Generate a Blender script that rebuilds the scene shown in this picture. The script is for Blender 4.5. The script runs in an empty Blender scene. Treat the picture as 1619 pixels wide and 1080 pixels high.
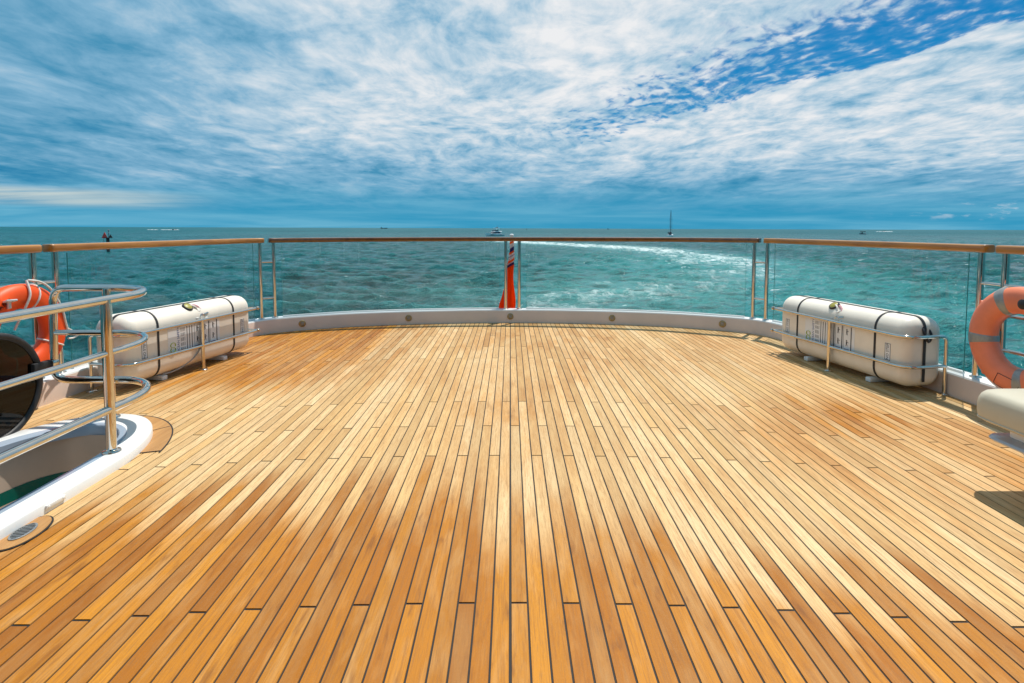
import bpy, bmesh, math, random
import numpy as np
from mathutils import Vector, Matrix

random.seed(7)
rng = np.random.default_rng(7)
S = bpy.context.scene
COL = S.collection
R = math.radians
PI = math.pi

# ------------------------------------------------------------------ helpers
class MB:
    """collects geometry for ONE mesh object"""
    def __init__(self):
        self.v = []; self.f = []; self.m = []
    def add(self, vs, fs, mi=0):
        o = len(self.v)
        self.v.extend([tuple(p) for p in vs])
        for f in fs:
            self.f.append([i + o for i in f]); self.m.append(mi)
        return self
    def box(self, c, s, rot=None, bev=0.0, seg=2, mi=0):
        bm = bmesh.new()
        bmesh.ops.create_cube(bm, size=1.0)
        for v in bm.verts:
            v.co = Vector((v.co.x*s[0], v.co.y*s[1], v.co.z*s[2]))
        if bev > 0:
            bmesh.ops.bevel(bm, geom=list(bm.edges), offset=bev, segments=seg, profile=0.5, affect='EDGES')
        M = Matrix.Translation(Vector(c)) @ (rot.to_4x4() if rot is not None else Matrix.Identity(4))
        bm.verts.index_update()
        self.add([M @ v.co for v in bm.verts], [[v.index for v in f.verts] for f in bm.faces], mi)
        bm.free(); return self
    def loft(self, rings, closed=True, cap0=True, cap1=True, loop=False, mi=0):
        n = len(rings[0]); vs = [p for r in rings for p in r]; fs = []
        K = len(rings)
        for i in range(K if loop else K-1):
            a = i*n; b = ((i+1) % K)*n
            for j in range(n if closed else n-1):
                k = (j+1) % n
                fs.append([a+j, a+k, b+k, b+j])
        if not loop and closed:
            if cap0: fs.append(list(range(n))[::-1])
            if cap1: fs.append([(K-1)*n + j for j in range(n)])
        self.add(vs, fs, mi); return self
    def tube(self, pts, r, seg=14, loop=False, caps=True, mi=0, sq=(1, 1)):
        P = [Vector(p) for p in pts]; n = len(P)
        rings = []; up = None
        for i in range(n):
            if loop: t = (P[(i+1) % n] - P[i-1])
            else: t = P[min(i+1, n-1)] - P[max(i-1, 0)]
            t.normalize()
            if up is None:
                up = Vector((0, 0, 1)) if abs(t.z) < .9 else Vector((1, 0, 0))
            up = (up - t*up.dot(t)).normalized()
            sd = t.cross(up)
            rr = r[i] if isinstance(r, (list, tuple)) else r
            rings.append([P[i] + sd*(rr*sq[0]*math.cos(2*PI*k/seg)) + up*(rr*sq[1]*math.sin(2*PI*k/seg)) for k in range(seg)])
        self.loft(rings, True, caps, caps, loop, mi); return self
    def lathe(self, prof, c=(0, 0, 0), seg=24, M=None, mi=0):
        """prof: (radius, height) list around local z"""
        rings = []
        for r, z in prof:
            rings.append([Vector((max(r, 1e-5)*math.cos(2*PI*k/seg), max(r, 1e-5)*math.sin(2*PI*k/seg), z)) for k in range(seg)])
        if M is not None: rings = [[M @ p for p in q] for q in rings]
        rings = [[p + Vector(c) for p in q] for q in rings]
        self.loft(rings, True, True, True, False, mi); return self
    def build(self, name, mat, parent=None, smooth=True, angle=35):
        me = bpy.data.meshes.new(name)
        me.from_pydata([tuple(p) for p in self.v], [], self.f)
        mats = mat if isinstance(mat, (list, tuple)) else [mat]
        for q in mats: me.materials.append(q)
        me.polygons.foreach_set('material_index', self.m)
        bm = bmesh.new(); bm.from_mesh(me)
        bmesh.ops.recalc_face_normals(bm, faces=bm.faces); bm.to_mesh(me); bm.free()
        if smooth:
            me.polygons.foreach_set('use_smooth', [True]*len(me.polygons))
            me.set_sharp_from_angle(angle=R(angle))
        me.update()
        o = bpy.data.objects.new(name, me); COL.objects.link(o)
        if parent is not None: o.parent = parent
        return o

def tag(o, label=None, cat=None, group=None, kind=None):
    if label: o['label'] = label
    if cat: o['category'] = cat
    if group: o['group'] = group
    if kind: o['kind'] = kind
    return o

def thing(name, label, cat, loc=(0, 0, 0), rz=0.0, group=None):
    o = bpy.data.objects.new(name, None); COL.objects.link(o)
    o.empty_display_size = .1
    o.location = loc; o.rotation_euler = (0, 0, rz)
    return tag(o, label, cat, group)

def catmull(pts, n=8, loop=False):
    P = [np.array(p, float) for p in pts]; K = len(P); out = []
    for i in range(K if loop else K-1):
        if loop: p0, p1, p2, p3 = P[i-1], P[i], P[(i+1) % K], P[(i+2) % K]
        else: p0, p1, p2, p3 = P[max(i-1, 0)], P[i], P[i+1], P[min(i+2, K-1)]
        for k in range(n):
            t = k/n
            out.append(.5*((2*p1) + (p2-p0)*t + (2*p0-5*p1+4*p2-p3)*t*t + (3*p1-p0-3*p2+p3)*t**3))
    if not loop: out.append(P[-1])
    return out

def fillet(pts, rad, n=7):
    """polyline with rounded corners"""
    P = [Vector(p) for p in pts]; out = [P[0]]
    rads = rad if isinstance(rad, (list, tuple)) else [rad]*len(P)
    for i in range(1, len(P)-1):
        a = P[i-1]-P[i]; b = P[i+1]-P[i]
        r = min(rads[i], a.length*.49, b.length*.49)
        p = P[i]+a.normalized()*r; q = P[i]+b.normalized()*r
        for k in range(n+1):
            t = k/n
            out.append(p*(1-t)**2 + P[i]*2*t*(1-t) + q*t*t)
    out.append(P[-1])
    return out

# ------------------------------------------------------------------ materials
class G:
    """tiny shader graph helper"""
    def __init__(self, nt): self.nt = nt
    def n(self, t, **kw):
        x = self.nt.nodes.new(t)
        for k, v in kw.items(): setattr(x, k, v)
        return x
    def put(self, sock, v):
        if isinstance(v, bpy.types.NodeSocket): self.nt.links.new(v, sock)
        elif v is not None:
            if hasattr(sock.default_value, '__len__') and not hasattr(v, '__len__'):
                v = [v]*len(sock.default_value)
            if hasattr(v, '__len__') and len(v) == 3 and len(sock.default_value) == 4: v = (*v, 1)
            sock.default_value = v
    def m(self, op, a, b=None, c=None, clamp=False):
        x = self.n('ShaderNodeMath', operation=op); x.use_clamp = clamp
        for i, q in enumerate((a, b, c)):
            if q is not None: self.put(x.inputs[i], q)
        return x.outputs[0]
    def mix(self, fac, a, b, mode='MIX'):
        x = self.n('ShaderNodeMix', data_type='RGBA', blend_type=mode)
        self.put(x.inputs[0], fac); self.put(x.inputs[6], a); self.put(x.inputs[7], b)
        return x.outputs[2]
    def ss(self, v, lo, hi, a=0.0, b=1.0):
        x = self.n('ShaderNodeMapRange', interpolation_type='SMOOTHSTEP')
        self.put(x.inputs[0], v); self.put(x.inputs[1], lo); self.put(x.inputs[2], hi)
        self.put(x.inputs[3], a); self.put(x.inputs[4], b)
        return x.outputs[0]
    def noise(self, vec, scale, detail=4, rough=.5, dist=0.0, dim='3D'):
        x = self.n('ShaderNodeTexNoise', noise_dimensions=dim)
        self.put(x.inputs['Vector'], vec); x.inputs['Scale'].default_value = scale
        x.inputs['Detail'].default_value = detail; x.inputs['Roughness'].default_value = rough
        x.inputs['Distortion'].default_value = dist
        return x.outputs[0]
    def map(self, vec, scale=(1, 1, 1), loc=(0, 0, 0), rot=(0, 0, 0)):
        x = self.n('ShaderNodeMapping'); self.put(x.inputs[0], vec)
        x.inputs['Location'].default_value = loc; x.inputs['Rotation'].default_value = rot
        x.inputs['Scale'].default_value = scale
        return x.outputs[0]
    def attr(self, name): return self.n('ShaderNodeAttribute', attribute_name=name).outputs['Fac']
    def obj(self): return self.n('ShaderNodeTexCoord').outputs['Object']
    def bump(self, h, strength=.2, dist=.01):
        x = self.n('ShaderNodeBump'); self.put(x.inputs['Height'], h)
        x.inputs['Strength'].default_value = strength; x.inputs['Distance'].default_value = dist
        return x.outputs[0]

def mat(name, col=(.5, .5, .5), rough=.5, metal=0.0, coat=0.0, var=0.0, vscale=8.0, bump=0.0, bscale=60.0, ior=1.5, spec=.5, sheen=0.0):
    m = bpy.data.materials.new(name); m.use_nodes = True
    g = G(m.node_tree); b = m.node_tree.nodes['Principled BSDF']
    b.inputs['Base Color'].default_value = (*col, 1)
    b.inputs['Roughness'].default_value = rough; b.inputs['Metallic'].default_value = metal
    b.inputs['Coat Weight'].default_value = coat; b.inputs['Coat Roughness'].default_value = .08
    b.inputs['IOR'].default_value = ior; b.inputs['Specular IOR Level'].default_value = spec
    if sheen: b.inputs['Sheen Weight'].default_value = sheen
    if var > 0:
        nz = g.noise(g.obj(), vscale, 6, .6)
        f = g.ss(nz, .3, .7)
        c = g.mix(f, [q*(1-var) for q in col], [min(1, q*(1+var*.7)) for q in col])
        g.put(b.inputs['Base Color'], c)
        g.put(b.inputs['Roughness'], g.m('MULTIPLY_ADD', nz, .25*rough+.02, rough*.85))
    if bump > 0:
        g.put(b.inputs['Normal'], g.bump(g.noise(g.obj(), bscale, 5, .6), bump, .004))
    return m

M = {}
M['steel'] = mat('polished_steel', (.66, .62, .56), .07, 1.0, var=.06, vscale=14)
M['gelcoat'] = mat('white_gelcoat', (.80, .80, .78), .32, coat=.3, var=.04, vscale=3)
M['bulwark'] = mat('bulwark_paint', (.75, .585, .485), .42, coat=.25, var=.05, vscale=2.5)  # white wall with its warm shade painted in; the cap keeps plain gelcoat
M['raft'] = mat('raft_shell', (.86, .78, .665), .42, coat=.06, var=.05, vscale=5, bump=.03, bscale=25)
M['rubber'] = mat('black_rubber', (.018, .017, .018), .55, var=.2)
M['strap'] = mat('black_strap', (.022, .02, .022), .6, var=.2, vscale=60)
M['sticker'] = mat('white_sticker', (.80, .80, .80), .4, var=.03)
M['ink'] = mat('dark_ink', (.018, .018, .03), .5)
M['inkblue'] = mat('blue_ink', (.02, .06, .25), .5)
M['inkgreen'] = mat('green_ink', (.42, .50, .03), .5)
M['ringred'] = mat('ring_orange_red', (.90, .085, .003), .5, var=.10, vscale=6, bump=.05, bscale=40)
M['ringcoral'] = mat('ring_coral', (.85, .225, .11), .45, var=.10, vscale=6, bump=.05, bscale=40)
M['tape'] = mat('reflective_tape', (.30, .31, .30), .35, metal=.35, var=.12, vscale=40)
M['rope'] = mat('white_rope', (.74, .71, .66), .8, var=.15, vscale=60, bump=.3, bscale=180)
M['ropegrey'] = mat('grey_line', (.40, .38, .36), .7, var=.15, vscale=60)
M['yellow'] = mat('yellow_plastic', (.33, .29, .045), .4, var=.08)
M['pink'] = mat('pink_line', (.62, .33, .36), .8, var=.2, vscale=80)
M['vinyl'] = mat('cream_vinyl', (.53, .475, .36), .5, var=.05, vscale=4, bump=.06, bscale=120)
M['brass'] = mat('brass_fitting', (.42, .33, .16), .35, metal=.8, var=.2, vscale=50)
M['lens'] = mat('lens_glass', (.28, .25, .20), .12, coat=.6)
M['grille'] = mat('grey_grille', (.33, .35, .36), .35, metal=.7, var=.1, vscale=40)
M['void'] = mat('drain_dark', (.01, .01, .011), .8)
M['liner'] = mat('well_liner', (.57, .45, .355), .30, coat=.15, var=.10, vscale=2.0)
M['teal'] = mat('teal_glass', (.0, .115, .085), .06, coat=1.0)
M['lip'] = mat('blue_grey_lip', (.36, .42, .50), .25, coat=.4)
M['navred'] = mat('marker_red', (.82, .05, .035), .5, var=.1)
M['navdark'] = mat('marker_dark', (.02, .024, .026), .6, var=.2, vscale=1)
M['boatwhite'] = mat('boat_white', (.86, .87, .88), .35, var=.04, vscale=.5)
M['boatdark'] = mat('boat_window', (.015, .03, .045), .12, coat=.5)
M['boatgrey'] = mat('boat_grey', (.25, .28, .32), .4, var=.08, vscale=.5)
M['shipdark'] = mat('ship_hull', (.022, .04, .055), .6, var=.1, vscale=.1)
M['skin'] = mat('skin', (.42, .25, .18), .6)

def wood_mat(name, teak_lo, teak_hi, rough, coat, axis=1):
    m = bpy.data.materials.new(name); m.use_nodes = True
    g = G(m.node_tree); b = m.node_tree.nodes['Principled BSDF']
    sc = [260, 260, 260]; sc[axis] = 7
    v = g.map(g.obj(), tuple(sc))
    gr = g.noise(v, .25, 5, .6, .4)
    lo = g.noise(g.map(g.obj(), (14, 2.0 if axis == 1 else 14, 14)), 1, 3, .5)
    f = g.m('ADD', g.m('MULTIPLY', gr, .6), g.m('MULTIPLY', lo, .5))
    g.put(b.inputs['Base Color'], g.mix(g.ss(f, .3, .8), teak_lo, teak_hi))
    b.inputs['Roughness'].default_value = rough
    b.inputs['Coat Weight'].default_value = coat; b.inputs['Coat Roughness'].default_value = .07
    return m
M['varnish'] = wood_mat('varnished_teak', (.10, .034, .005), (.235, .085, .014), .25, 1.0, 0)  # shaded stern rail face painted in as a darker copy of the teak
M['varnishy'] = wood_mat('varnished_teak_side', (.31, .112, .012), (.54, .225, .035), .30, .6, 1)
M['margin'] = wood_mat('margin_teak', (.34, .155, .04), (.50, .26, .085), .5, .05, 1)

# clear glass: see-through sheet with a real fresnel reflection
def glass_mat(name, tint, f0=1.45, rough=0.0):
    m = bpy.data.materials.new(name); m.use_nodes = True
    nt = m.node_tree; nt.nodes.clear(); g = G(nt)
    t = g.n('ShaderNodeBsdfTransparent'); t.inputs[0].default_value = (*tint, 1)
    s = g.n('ShaderNodeBsdfGlossy'); s.inputs['Roughness'].default_value = rough
    ge = g.n('ShaderNodeNewGeometry'); dt = g.n('ShaderNodeVectorMath', operation='DOT_PRODUCT')
    nt.links.new(ge.outputs['Normal'], dt.inputs[0]); nt.links.new(ge.outputs['Incoming'], dt.inputs[1])
    c5 = g.m('POWER', g.m('SUBTRACT', 1.0, g.m('ABSOLUTE', dt.outputs['Value'])), 5.0)
    r0 = ((f0-1)/(f0+1))**2
    fac = g.m('MULTIPLY_ADD', c5, (1-r0)*.75, r0*.65)
    x = g.n('ShaderNodeMixShader'); nt.links.new(fac, x.inputs[0])
    nt.links.new(t.outputs[0], x.inputs[1]); nt.links.new(s.outputs[0], x.inputs[2])
    o = g.n('ShaderNodeOutputMaterial'); nt.links.new(x.outputs[0], o.inputs[0])
    return m
M['glass'] = glass_mat('rail_glass', (.972, .990, .984), 1.45)
M['edge'] = mat('glass_edge', (.07, .27, .24), .1, coat=.5)
M['smoked'] = glass_mat('smoked_acrylic', (.115, .11, .09), 1.5, .03)

# ------------------------------------------------------------------ camera
cam = bpy.data.cameras.new('camera'); co = bpy.data.objects.new('camera', cam); COL.objects.link(co)
co.location = (0, 0, 1.2); co.rotation_euler = (R(90-3.4), 0, 0)
cam.sensor_width = 36; cam.lens = 860/1619*36
cam.shift_x = .00167; cam.shift_y = -.0790
cam.clip_start = .05; cam.clip_end = 80000
S.camera = co

# ------------------------------------------------------------------ light and sky
SUN = Vector((.25, .31, 1.05)).normalized()
el = math.asin(SUN.z); az = math.atan2(SUN.x, SUN.y)
sl = bpy.data.lights.new('sun', 'SUN'); so = bpy.data.objects.new('sun', sl); COL.objects.link(so)
sl.energy = 4.9; sl.angle = R(.6); sl.color = (1, .955, .88)
so.rotation_euler = SUN.to_track_quat('Z', 'Y').to_euler()
so.location = (3, 4, 12)

W = bpy.data.worlds.new('World'); S.world = W; W.use_nodes = True
def build_sky():
    nt = W.node_tree; nt.nodes.clear(); g = G(nt)
    sky = g.n('ShaderNodeTexSky', sky_type='NISHITA'); sky.sun_disc = False
    sky.sun_elevation = el; sky.sun_rotation = az; sky.air_density = 1.2; sky.ozone_density = 2.0; sky.dust_density = .4
    d = g.n('ShaderNodeTexCoord').outputs['Generated']
    sp = g.n('ShaderNodeSeparateXYZ'); g.put(sp.inputs[0], d)
    # the sea horizon is rolled a fifth of a degree against the ship
    x, y = sp.outputs[0], sp.outputs[1]
    z = g.m('MAXIMUM', g.m('MULTIPLY_ADD', x, .0033, sp.outputs[2]), 0.0)
    den = g.m('ADD', z, .10)
    u = g.m('DIVIDE', x, den); v = g.m('DIVIDE', y, den)
    def vec(a, b, c=0.0):
        q = g.n('ShaderNodeCombineXYZ'); g.put(q.inputs[0], a); g.put(q.inputs[1], b); g.put(q.inputs[2], c)
        return q.outputs[0]
    P0 = vec(u, v)
    # domain warp so that the cloud streets wander
    w1 = g.n('ShaderNodeTexNoise'); g.put(w1.inputs['Vector'], P0); w1.inputs['Scale'].default_value = .8; w1.inputs['Detail'].default_value = 3
    va = g.n('ShaderNodeVectorMath', operation='MULTIPLY_ADD')
    g.put(va.inputs[0], w1.outputs['Color']); g.put(va.inputs[1], (.5, .7, 0)); g.put(va.inputs[2], P0)
    P = va.outputs[0]
    ay = g.m('MAXIMUM', y, .02)
    a = g.m('DIVIDE', x, ay); s = g.m('DIVIDE', z, ay)
    # --- noises
    big = g.noise(g.map(P, (1.0, .50, 1), (3.1, 1.7, 0), (0, 0, R(-8))), 1.25, 5, .55, .3)
    stk = g.noise(g.map(P, (1.0, .44, 1), (7.2, 4.4, 0), (0, 0, R(12))), 3.2, 8, .62, .5)
    fin = g.noise(g.map(P, (1.0, .55, 1), (1.2, 8.4, 0), (0, 0, R(20))), 9.0, 7, .62, .25)
    cell = g.noise(g.map(P, (1.0, .70, 1), (5, 2, 0), (0, 0, R(-25))), 17.0, 4, .5, .2)
    # --- gap of clear blue sky
    q = g.m('ADD', g.m('MULTIPLY', u, .85), g.m('MULTIPLY', v, .52))
    r = g.m('ADD', g.m('MULTIPLY', u, -.52), g.m('MULTIPLY', v, .85))
    qn = g.m('ADD', q, g.m('MULTIPLY', g.m('SUBTRACT', stk, .5), .45))
    gq = g.m('MULTIPLY', g.ss(qn, 1.25, 2.30), g.ss(qn, 2.70, 2.50))
    gr_ = g.ss(r, 3.25, .55)
    gap = g.m('MULTIPLY', gq, g.m('POWER', gr_, .7))
    th = g.m('MULTIPLY', g.m('MULTIPLY', gq, g.ss(r, 3.5, 2.9)), g.m('MULTIPLY_ADD', gr_, .20, .43))
    mixn = g.m('ADD', g.m('MULTIPLY', cell, .78), g.m('MULTIPLY', stk, .22))
    al1 = g.ss(mixn, g.m('SUBTRACT', th, .11), g.m('ADD', th, .11))
    al2 = g.ss(mixn, g.m('SUBTRACT', th, .26), g.m('ADD', th, .24))
    alpha = g.m('ADD', g.m('MULTIPLY', al1, .68), g.m('MULTIPLY', al2, .32))
    # thin spots elsewhere: the long blue lanes
    lane = g.m('ADD', g.m('MULTIPLY', big, .65), g.m('MULTIPLY', stk, .35))
    # --- whiteness of the veil
    cen = g.m('MULTIPLY', g.ss(a, -.95, .12), g.ss(a, 2.2, .6))
    top = g.ss(s, .03, .20)
    wm = g.m('MULTIPLY', cen, top)
    W0 = g.m('MULTIPLY_ADD', wm, .46, .28)
    W1 = g.m('ADD', W0, g.m('MULTIPLY', g.m('SUBTRACT', big, .5), .95))
    W2 = g.m('ADD', W1, g.m('MULTIPLY', g.m('SUBTRACT', stk, .5), .60))
    W3 = g.m('ADD', W2, g.m('MULTIPLY', g.m('SUBTRACT', fin, .5), g.m('MULTIPLY_ADD', wm, .45, .28)))
    puf = g.noise(g.map(P, (1.0, .85, 1), (2, 6, 0)), 4.6, 8, .60, .15)
    W3 = g.m('ADD', W3, g.m('MULTIPLY', g.m('MULTIPLY', g.m('SUBTRACT', puf, .5), 1.45), g.m('MULTIPLY_ADD', wm, .85, .15)))
    # upper left is a little paler
    ul = g.m('MULTIPLY', g.ss(s, .22, .45), g.ss(a, -.1, -.6))
    W4 = g.m('ADD', W3, g.m('MULTIPLY', ul, .16))
    ramp = g.n('ShaderNodeValToRGB'); g.put(ramp.inputs[0], W4)
    e = ramp.color_ramp.elements
    e[0].position = 0.0; e[0].color = (.012, .20, .40, 1)
    e[1].position = 1.0; e[1].color = (.85, .86, .875, 1)
    for p_, c_ in ((.18, (.075, .30, .49)), (.40, (.225, .45, .635)), (.62, (.47, .625, .745)), (.82, (.70, .765, .82))):
        k = e.new(p_); k.color = (*c_, 1)
    cloud = ramp.outputs[0]
    # --- horizon band: clear teal blue with flat streaks
    P2 = vec(g.m('MULTIPLY', a, 2.2), g.m('MULTIPLY', s, 42.0))
    hz = g.noise(P2, 1.0, 6, .55, .4)
    hcol = g.mix(g.ss(hz, .35, .75), (.032, .31, .52), (.16, .46, .64))
    hb = g.m('MULTIPLY', g.ss(s, .125, .012), g.ss(a, 3.0, 1.2))
    hb = g.m('ADD', hb, g.m('MULTIPLY', g.m('SUBTRACT', hz, .5), .5), clamp=True)
    hb = g.m('MULTIPLY', hb, g.ss(s, .16, .05))
    cloud = g.mix(hb, cloud, hcol)
    # cream break low on the left
    cr = g.m('MULTIPLY', g.ss(g.m('ABSOLUTE', g.m('SUBTRACT', g.m('MULTIPLY_ADD', a, .035, s), .026)), .022, .004), g.ss(a, -.48, -.85))
    cr = g.m('MULTIPLY', cr, g.ss(hz, .25, .60))
    cloud = g.mix(g.m('MULTIPLY', cr, .85), cloud, (.72, .74, .66))
    # small puffs low on the right
    pf = g.noise(vec(g.m('MULTIPLY', a, 16), g.m('MULTIPLY', s, 60)), 1.0, 5, .6)
    pm = g.m('MULTIPLY', g.m('MULTIPLY', g.ss(s, .012, .030), g.ss(s, .062, .042)), g.ss(a, .62, .85))
    cloud = g.mix(g.m('MULTIPLY', g.m('MULTIPLY', pm, g.ss(pf, .55, .70)), .55), cloud, (.60, .70, .78))
    # --- clear sky from the sky texture, deepened
    clear = g.mix(1.0, sky.outputs[0], (.04, .50, .80), 'MULTIPLY')
    cl10 = g.mix(1.0, cloud, (10, 10, 10), 'MULTIPLY')
    full = g.mix(alpha, clear, cl10)
    bg = g.n('ShaderNodeBackground'); g.put(bg.inputs[0], full); bg.inputs[1].default_value = .1
    o = g.n('ShaderNodeOutputWorld'); nt.links.new(bg.outputs[0], o.inputs[0])
build_sky()
S.view_settings.view_transform = 'Standard'; S.view_settings.look = 'None'
S.view_settings.exposure = 0; S.view_settings.gamma = 1
S.cycles.use_denoising = True
S.cycles.max_bounces = 10; S.cycles.transparent_max_bounces = 16
S.cycles.caustics_reflective = False; S.cycles.caustics_refractive = False

# ------------------------------------------------------------------ deck outline
HALF = [(0, 6.86), (.45, 6.845), (.85, 6.80), (1.27, 6.735), (1.70, 6.64), (2.05, 6.53), (2.40, 6.36), (2.62, 6.24), (2.78, 6.10),
        (2.88, 5.90), (2.955, 5.55), (3.03, 5.05), (3.10, 4.45), (3.15, 3.9), (3.175, 3.3), (3.185, 2.6), (3.19, 1.0), (3.19, -1.5), (3.19, -4.0)]
_half = catmull(HALF, 6)
OUT = [np.array((-p[0], p[1])) for p in _half[:0:-1]] + [np.array(p) for p in _half]
OUT = np.array(OUT)                      # from the left forward end, round the stern, to the right forward end
_seg = np.gradient(OUT, axis=0); _seg /= np.linalg.norm(_seg, axis=1)[:, None]
NRM = np.c_[-_seg[:, 1], _seg[:, 0]]      # outward normal
def offset(o): return OUT + NRM*o
def edge_y(x):
    h = np.array(_half); return float(np.interp(abs(x), h[:, 0], h[:, 1]))

# ------------------------------------------------------------------ stair opening outline (superellipse nose)
SX, SY = -2.42, 2.62
def well(b, a, n=40, y0=-1.2, e=1.0):
    pts = [(SX + b, y0)]
    for k in range(n+1):
        t = PI*k/n
        cc, sn = math.cos(t), math.sin(t)
        pts.append((SX + b*math.copysign(abs(cc)**e, cc), SY + a*abs(sn)**e))
    pts.append((SX - b, y0))
    return pts

# ------------------------------------------------------------------ teak deck
def smooth(e0, e1, x):
    t = np.clip((x-e0)/(e1-e0), 0, 1); return t*t*(3-2*t)
def vnoise(x, y, seed=0):
    """value noise, numpy"""
    r2 = np.random.default_rng(seed); T = r2.random((64, 64))
    xi = np.floor(x).astype(int); yi = np.floor(y).astype(int); fx = x-xi; fy = y-yi
    fx = fx*fx*(3-2*fx); fy = fy*fy*(3-2*fy)
    a = T[xi % 64, yi % 64]; b = T[(xi+1) % 64, yi % 64]; c = T[xi % 64, (yi+1) % 64]; d = T[(xi+1) % 64, (yi+1) % 64]
    return (a*(1-fx)+b*fx)*(1-fy) + (c*(1-fx)+d*fx)*fy

PW = .0560; GAP = .0050
def deck():
    vs = []; fs = []; rnd = []; hue = []; oil = []
    right = {0: [-.6, .35, 1.678, 3.248, 4.981, 6.45], 1: [-1.2, .95, 2.15 - .6, 3.715, 6.02], 2: [-.9, .6, 2.814, 5.467]}
    left = {2: [-.6, .35, 1.678, 3.248, 4.981, 6.45], 1: [-.9, .6, 2.814, 5.467], 0: [-1.2, .95, 3.715, 6.02]}
    right[1] = [-1.2, .95, 3.715, 6.02]
    y_start = -2.5
    nside = int(3.22/PW)+1
    mid_b, mid_a = .40, .62
    for side in (1, -1):
        for i in range(nside):
            xa = side*(i*PW) + side*(GAP/2 + (.0012 if i == 0 else 0)); xb = side*((i+1)*PW) - side*GAP/2
            x0, x1 = min(xa, xb), max(xa, xb); xc = (x0+x1)/2
            if abs(xc) > 3.20: continue
            ye = max(min(edge_y(x0)+.02, 7), min(edge_y(x1)+.02, 7))
            rows = [q - .045*xc*xc for q in (right if side > 0 else left)[i % 3]]
            rows = [y_start] + [q for q in rows if y_start < q < ye-.05] + [ye]
            # hole for the stair opening
            hole = None
            dx = abs(xc-SX)
            if dx < mid_b: hole = SY + mid_a*math.sqrt(max(0, 1-(dx/mid_b)**2))
            for k in range(len(rows)-1):
                ya = rows[k] + (GAP*.9 if k else 0); yb = rows[k+1] - (GAP*.9 if k < len(rows)-2 else 0)
                if hole is not None:
                    if yb <= hole: continue
                    ya = max(ya, hole)
                pv = rng.random(); ph = rng.random()
                n = max(1, int((yb-ya)/.09)); ys = np.linspace(ya, yb, n+1)
                o = len(vs)
                for yy in ys:
                    for (xx, zz) in ((x0, -.004), (x0+.0008, 0), (x1-.0008, 0), (x1, -.004)):
                        vs.append((xx, yy, zz)); rnd.append(pv); hue.append(ph)
                for j in range(n):
                    for q in range(3):
                        b = o + j*4 + q
                        fs.append((b, b+1, b+5, b+4))
                e = o + n*4
                fs.append((o, o+1, o+2, o+3)); fs.append((e, e+3, e+2, e+1))
    V = np.array(vs)
    nplank = len(fs)
    # wear and oil: patches where the teak stays orange, and bleached walkways
    x, y = V[:, 0], V[:, 1]
    pj = np.array(rnd); y = y + (pj-.5)*.55; x = x + (np.array(hue)-.5)*.25
    n1 = vnoise(x*1.3+9, y*1.0+3, 1); n2 = vnoise(x*3.1+2, y*2.0+7, 2); n3 = vnoise(x*7+1, y*3+5, 3)
    nn = .5*n1 + .3*n2 + .2*n3
    near = smooth(2.55, 1.75, y - 1.1*(nn-.5) + .40*np.clip(x-.3, 0, 3) + .06*np.clip(-x-1.2, 0, 2))
    farl = smooth(-1.0, -1.9, x + .8*(nn-.5) - .10*(y-4)) * smooth(3.7, 4.4, y + .6*(nn-.5))
    patch = np.exp(-((x-2.35)/.55)**2 - ((y-3.3)/.45)**2)*1.1
    patch2 = np.exp(-((x-2.3)/.5)**2 - ((y-2.45)/.3)**2)*.7
    mid = .26*smooth(.42, .72, n1) + .22*smooth(.6, .8, n2)
    oil = np.clip(1.38*near + .8*farl + np.clip(patch+patch2, 0, .75)*smooth(.25, .6, nn+.15) + mid, 0, 1)
    pvar = (np.array(rnd)-.5)
    oil = np.clip(oil + .26*pvar*(.5+.5*oil), 0, 1)
    # caulk sheet below, with the stair opening cut out
    caulk = []
    base = len(vs)
    ring = [tuple(p) for p in offset(.05)]
    # strips across, split round the hole
    cf = []; cv = []
    ysamp = np.linspace(y_start, 6.93, 160)
    def xmax(yy):
        h = np.array(_half); return float(np.interp(-yy, -h[:, 1], h[:, 0])) + .03
    def hx(yy):
        if yy > SY+mid_a: return None
        d = mid_b if yy < SY else mid_b*math.sqrt(max(0, 1-((yy-SY)/mid_a)**2))
        return d
    for j in range(len(ysamp)-1):
        y0, y1 = ysamp[j], ysamp[j+1]
        X0, X1 = xmax(y0), xmax(y1)
        h0, h1 = hx(y0), hx(y1)
        def quad(a, b, c, d):
            k = len(cv); cv.extend([(a, y0, -.003), (b, y0, -.003), (c, y1, -.003), (d, y1, -.003)]); cf.append((k, k+1, k+2, k+3))
        if h0 is None: quad(-X0, X0, X1, -X1)
        else:
            if h1 is None: h1 = 0
            quad(-X0, SX-h0, SX-h1, -X1); quad(SX+h0, X0, X1, SX+h1)
    me = bpy.data.meshes.new('deck')
    me.from_pydata(vs + cv, [], fs + [tuple(q+base for q in f) for f in cf])
    me.materials.append(M['deck']); me.materials.append(M['caulk'])
    me.polygons.foreach_set('material_index', [0]*nplank + [1]*len(cf))
    for nm, arr in (('plank', rnd), ('hue', hue), ('oil', list(oil))):
        at = me.attributes.new(nm, 'FLOAT', 'POINT'); at.data.foreach_set('value', list(arr)+[0.0]*len(cv))
    bm = bmesh.new(); bm.from_mesh(me); bmesh.ops.recalc_face_normals(bm, faces=bm.faces)
    for f in bm.faces:
        if abs(f.normal.z) > .9 and f.normal.z < 0: f.normal_flip()
    bm.to_mesh(me); bm.free()
    o = bpy.data.objects.new('deck', me); COL.objects.link(o)
    tag(o, 'wide teak planked ship deck with dark caulked seams', 'deck', kind='structure')

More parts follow.
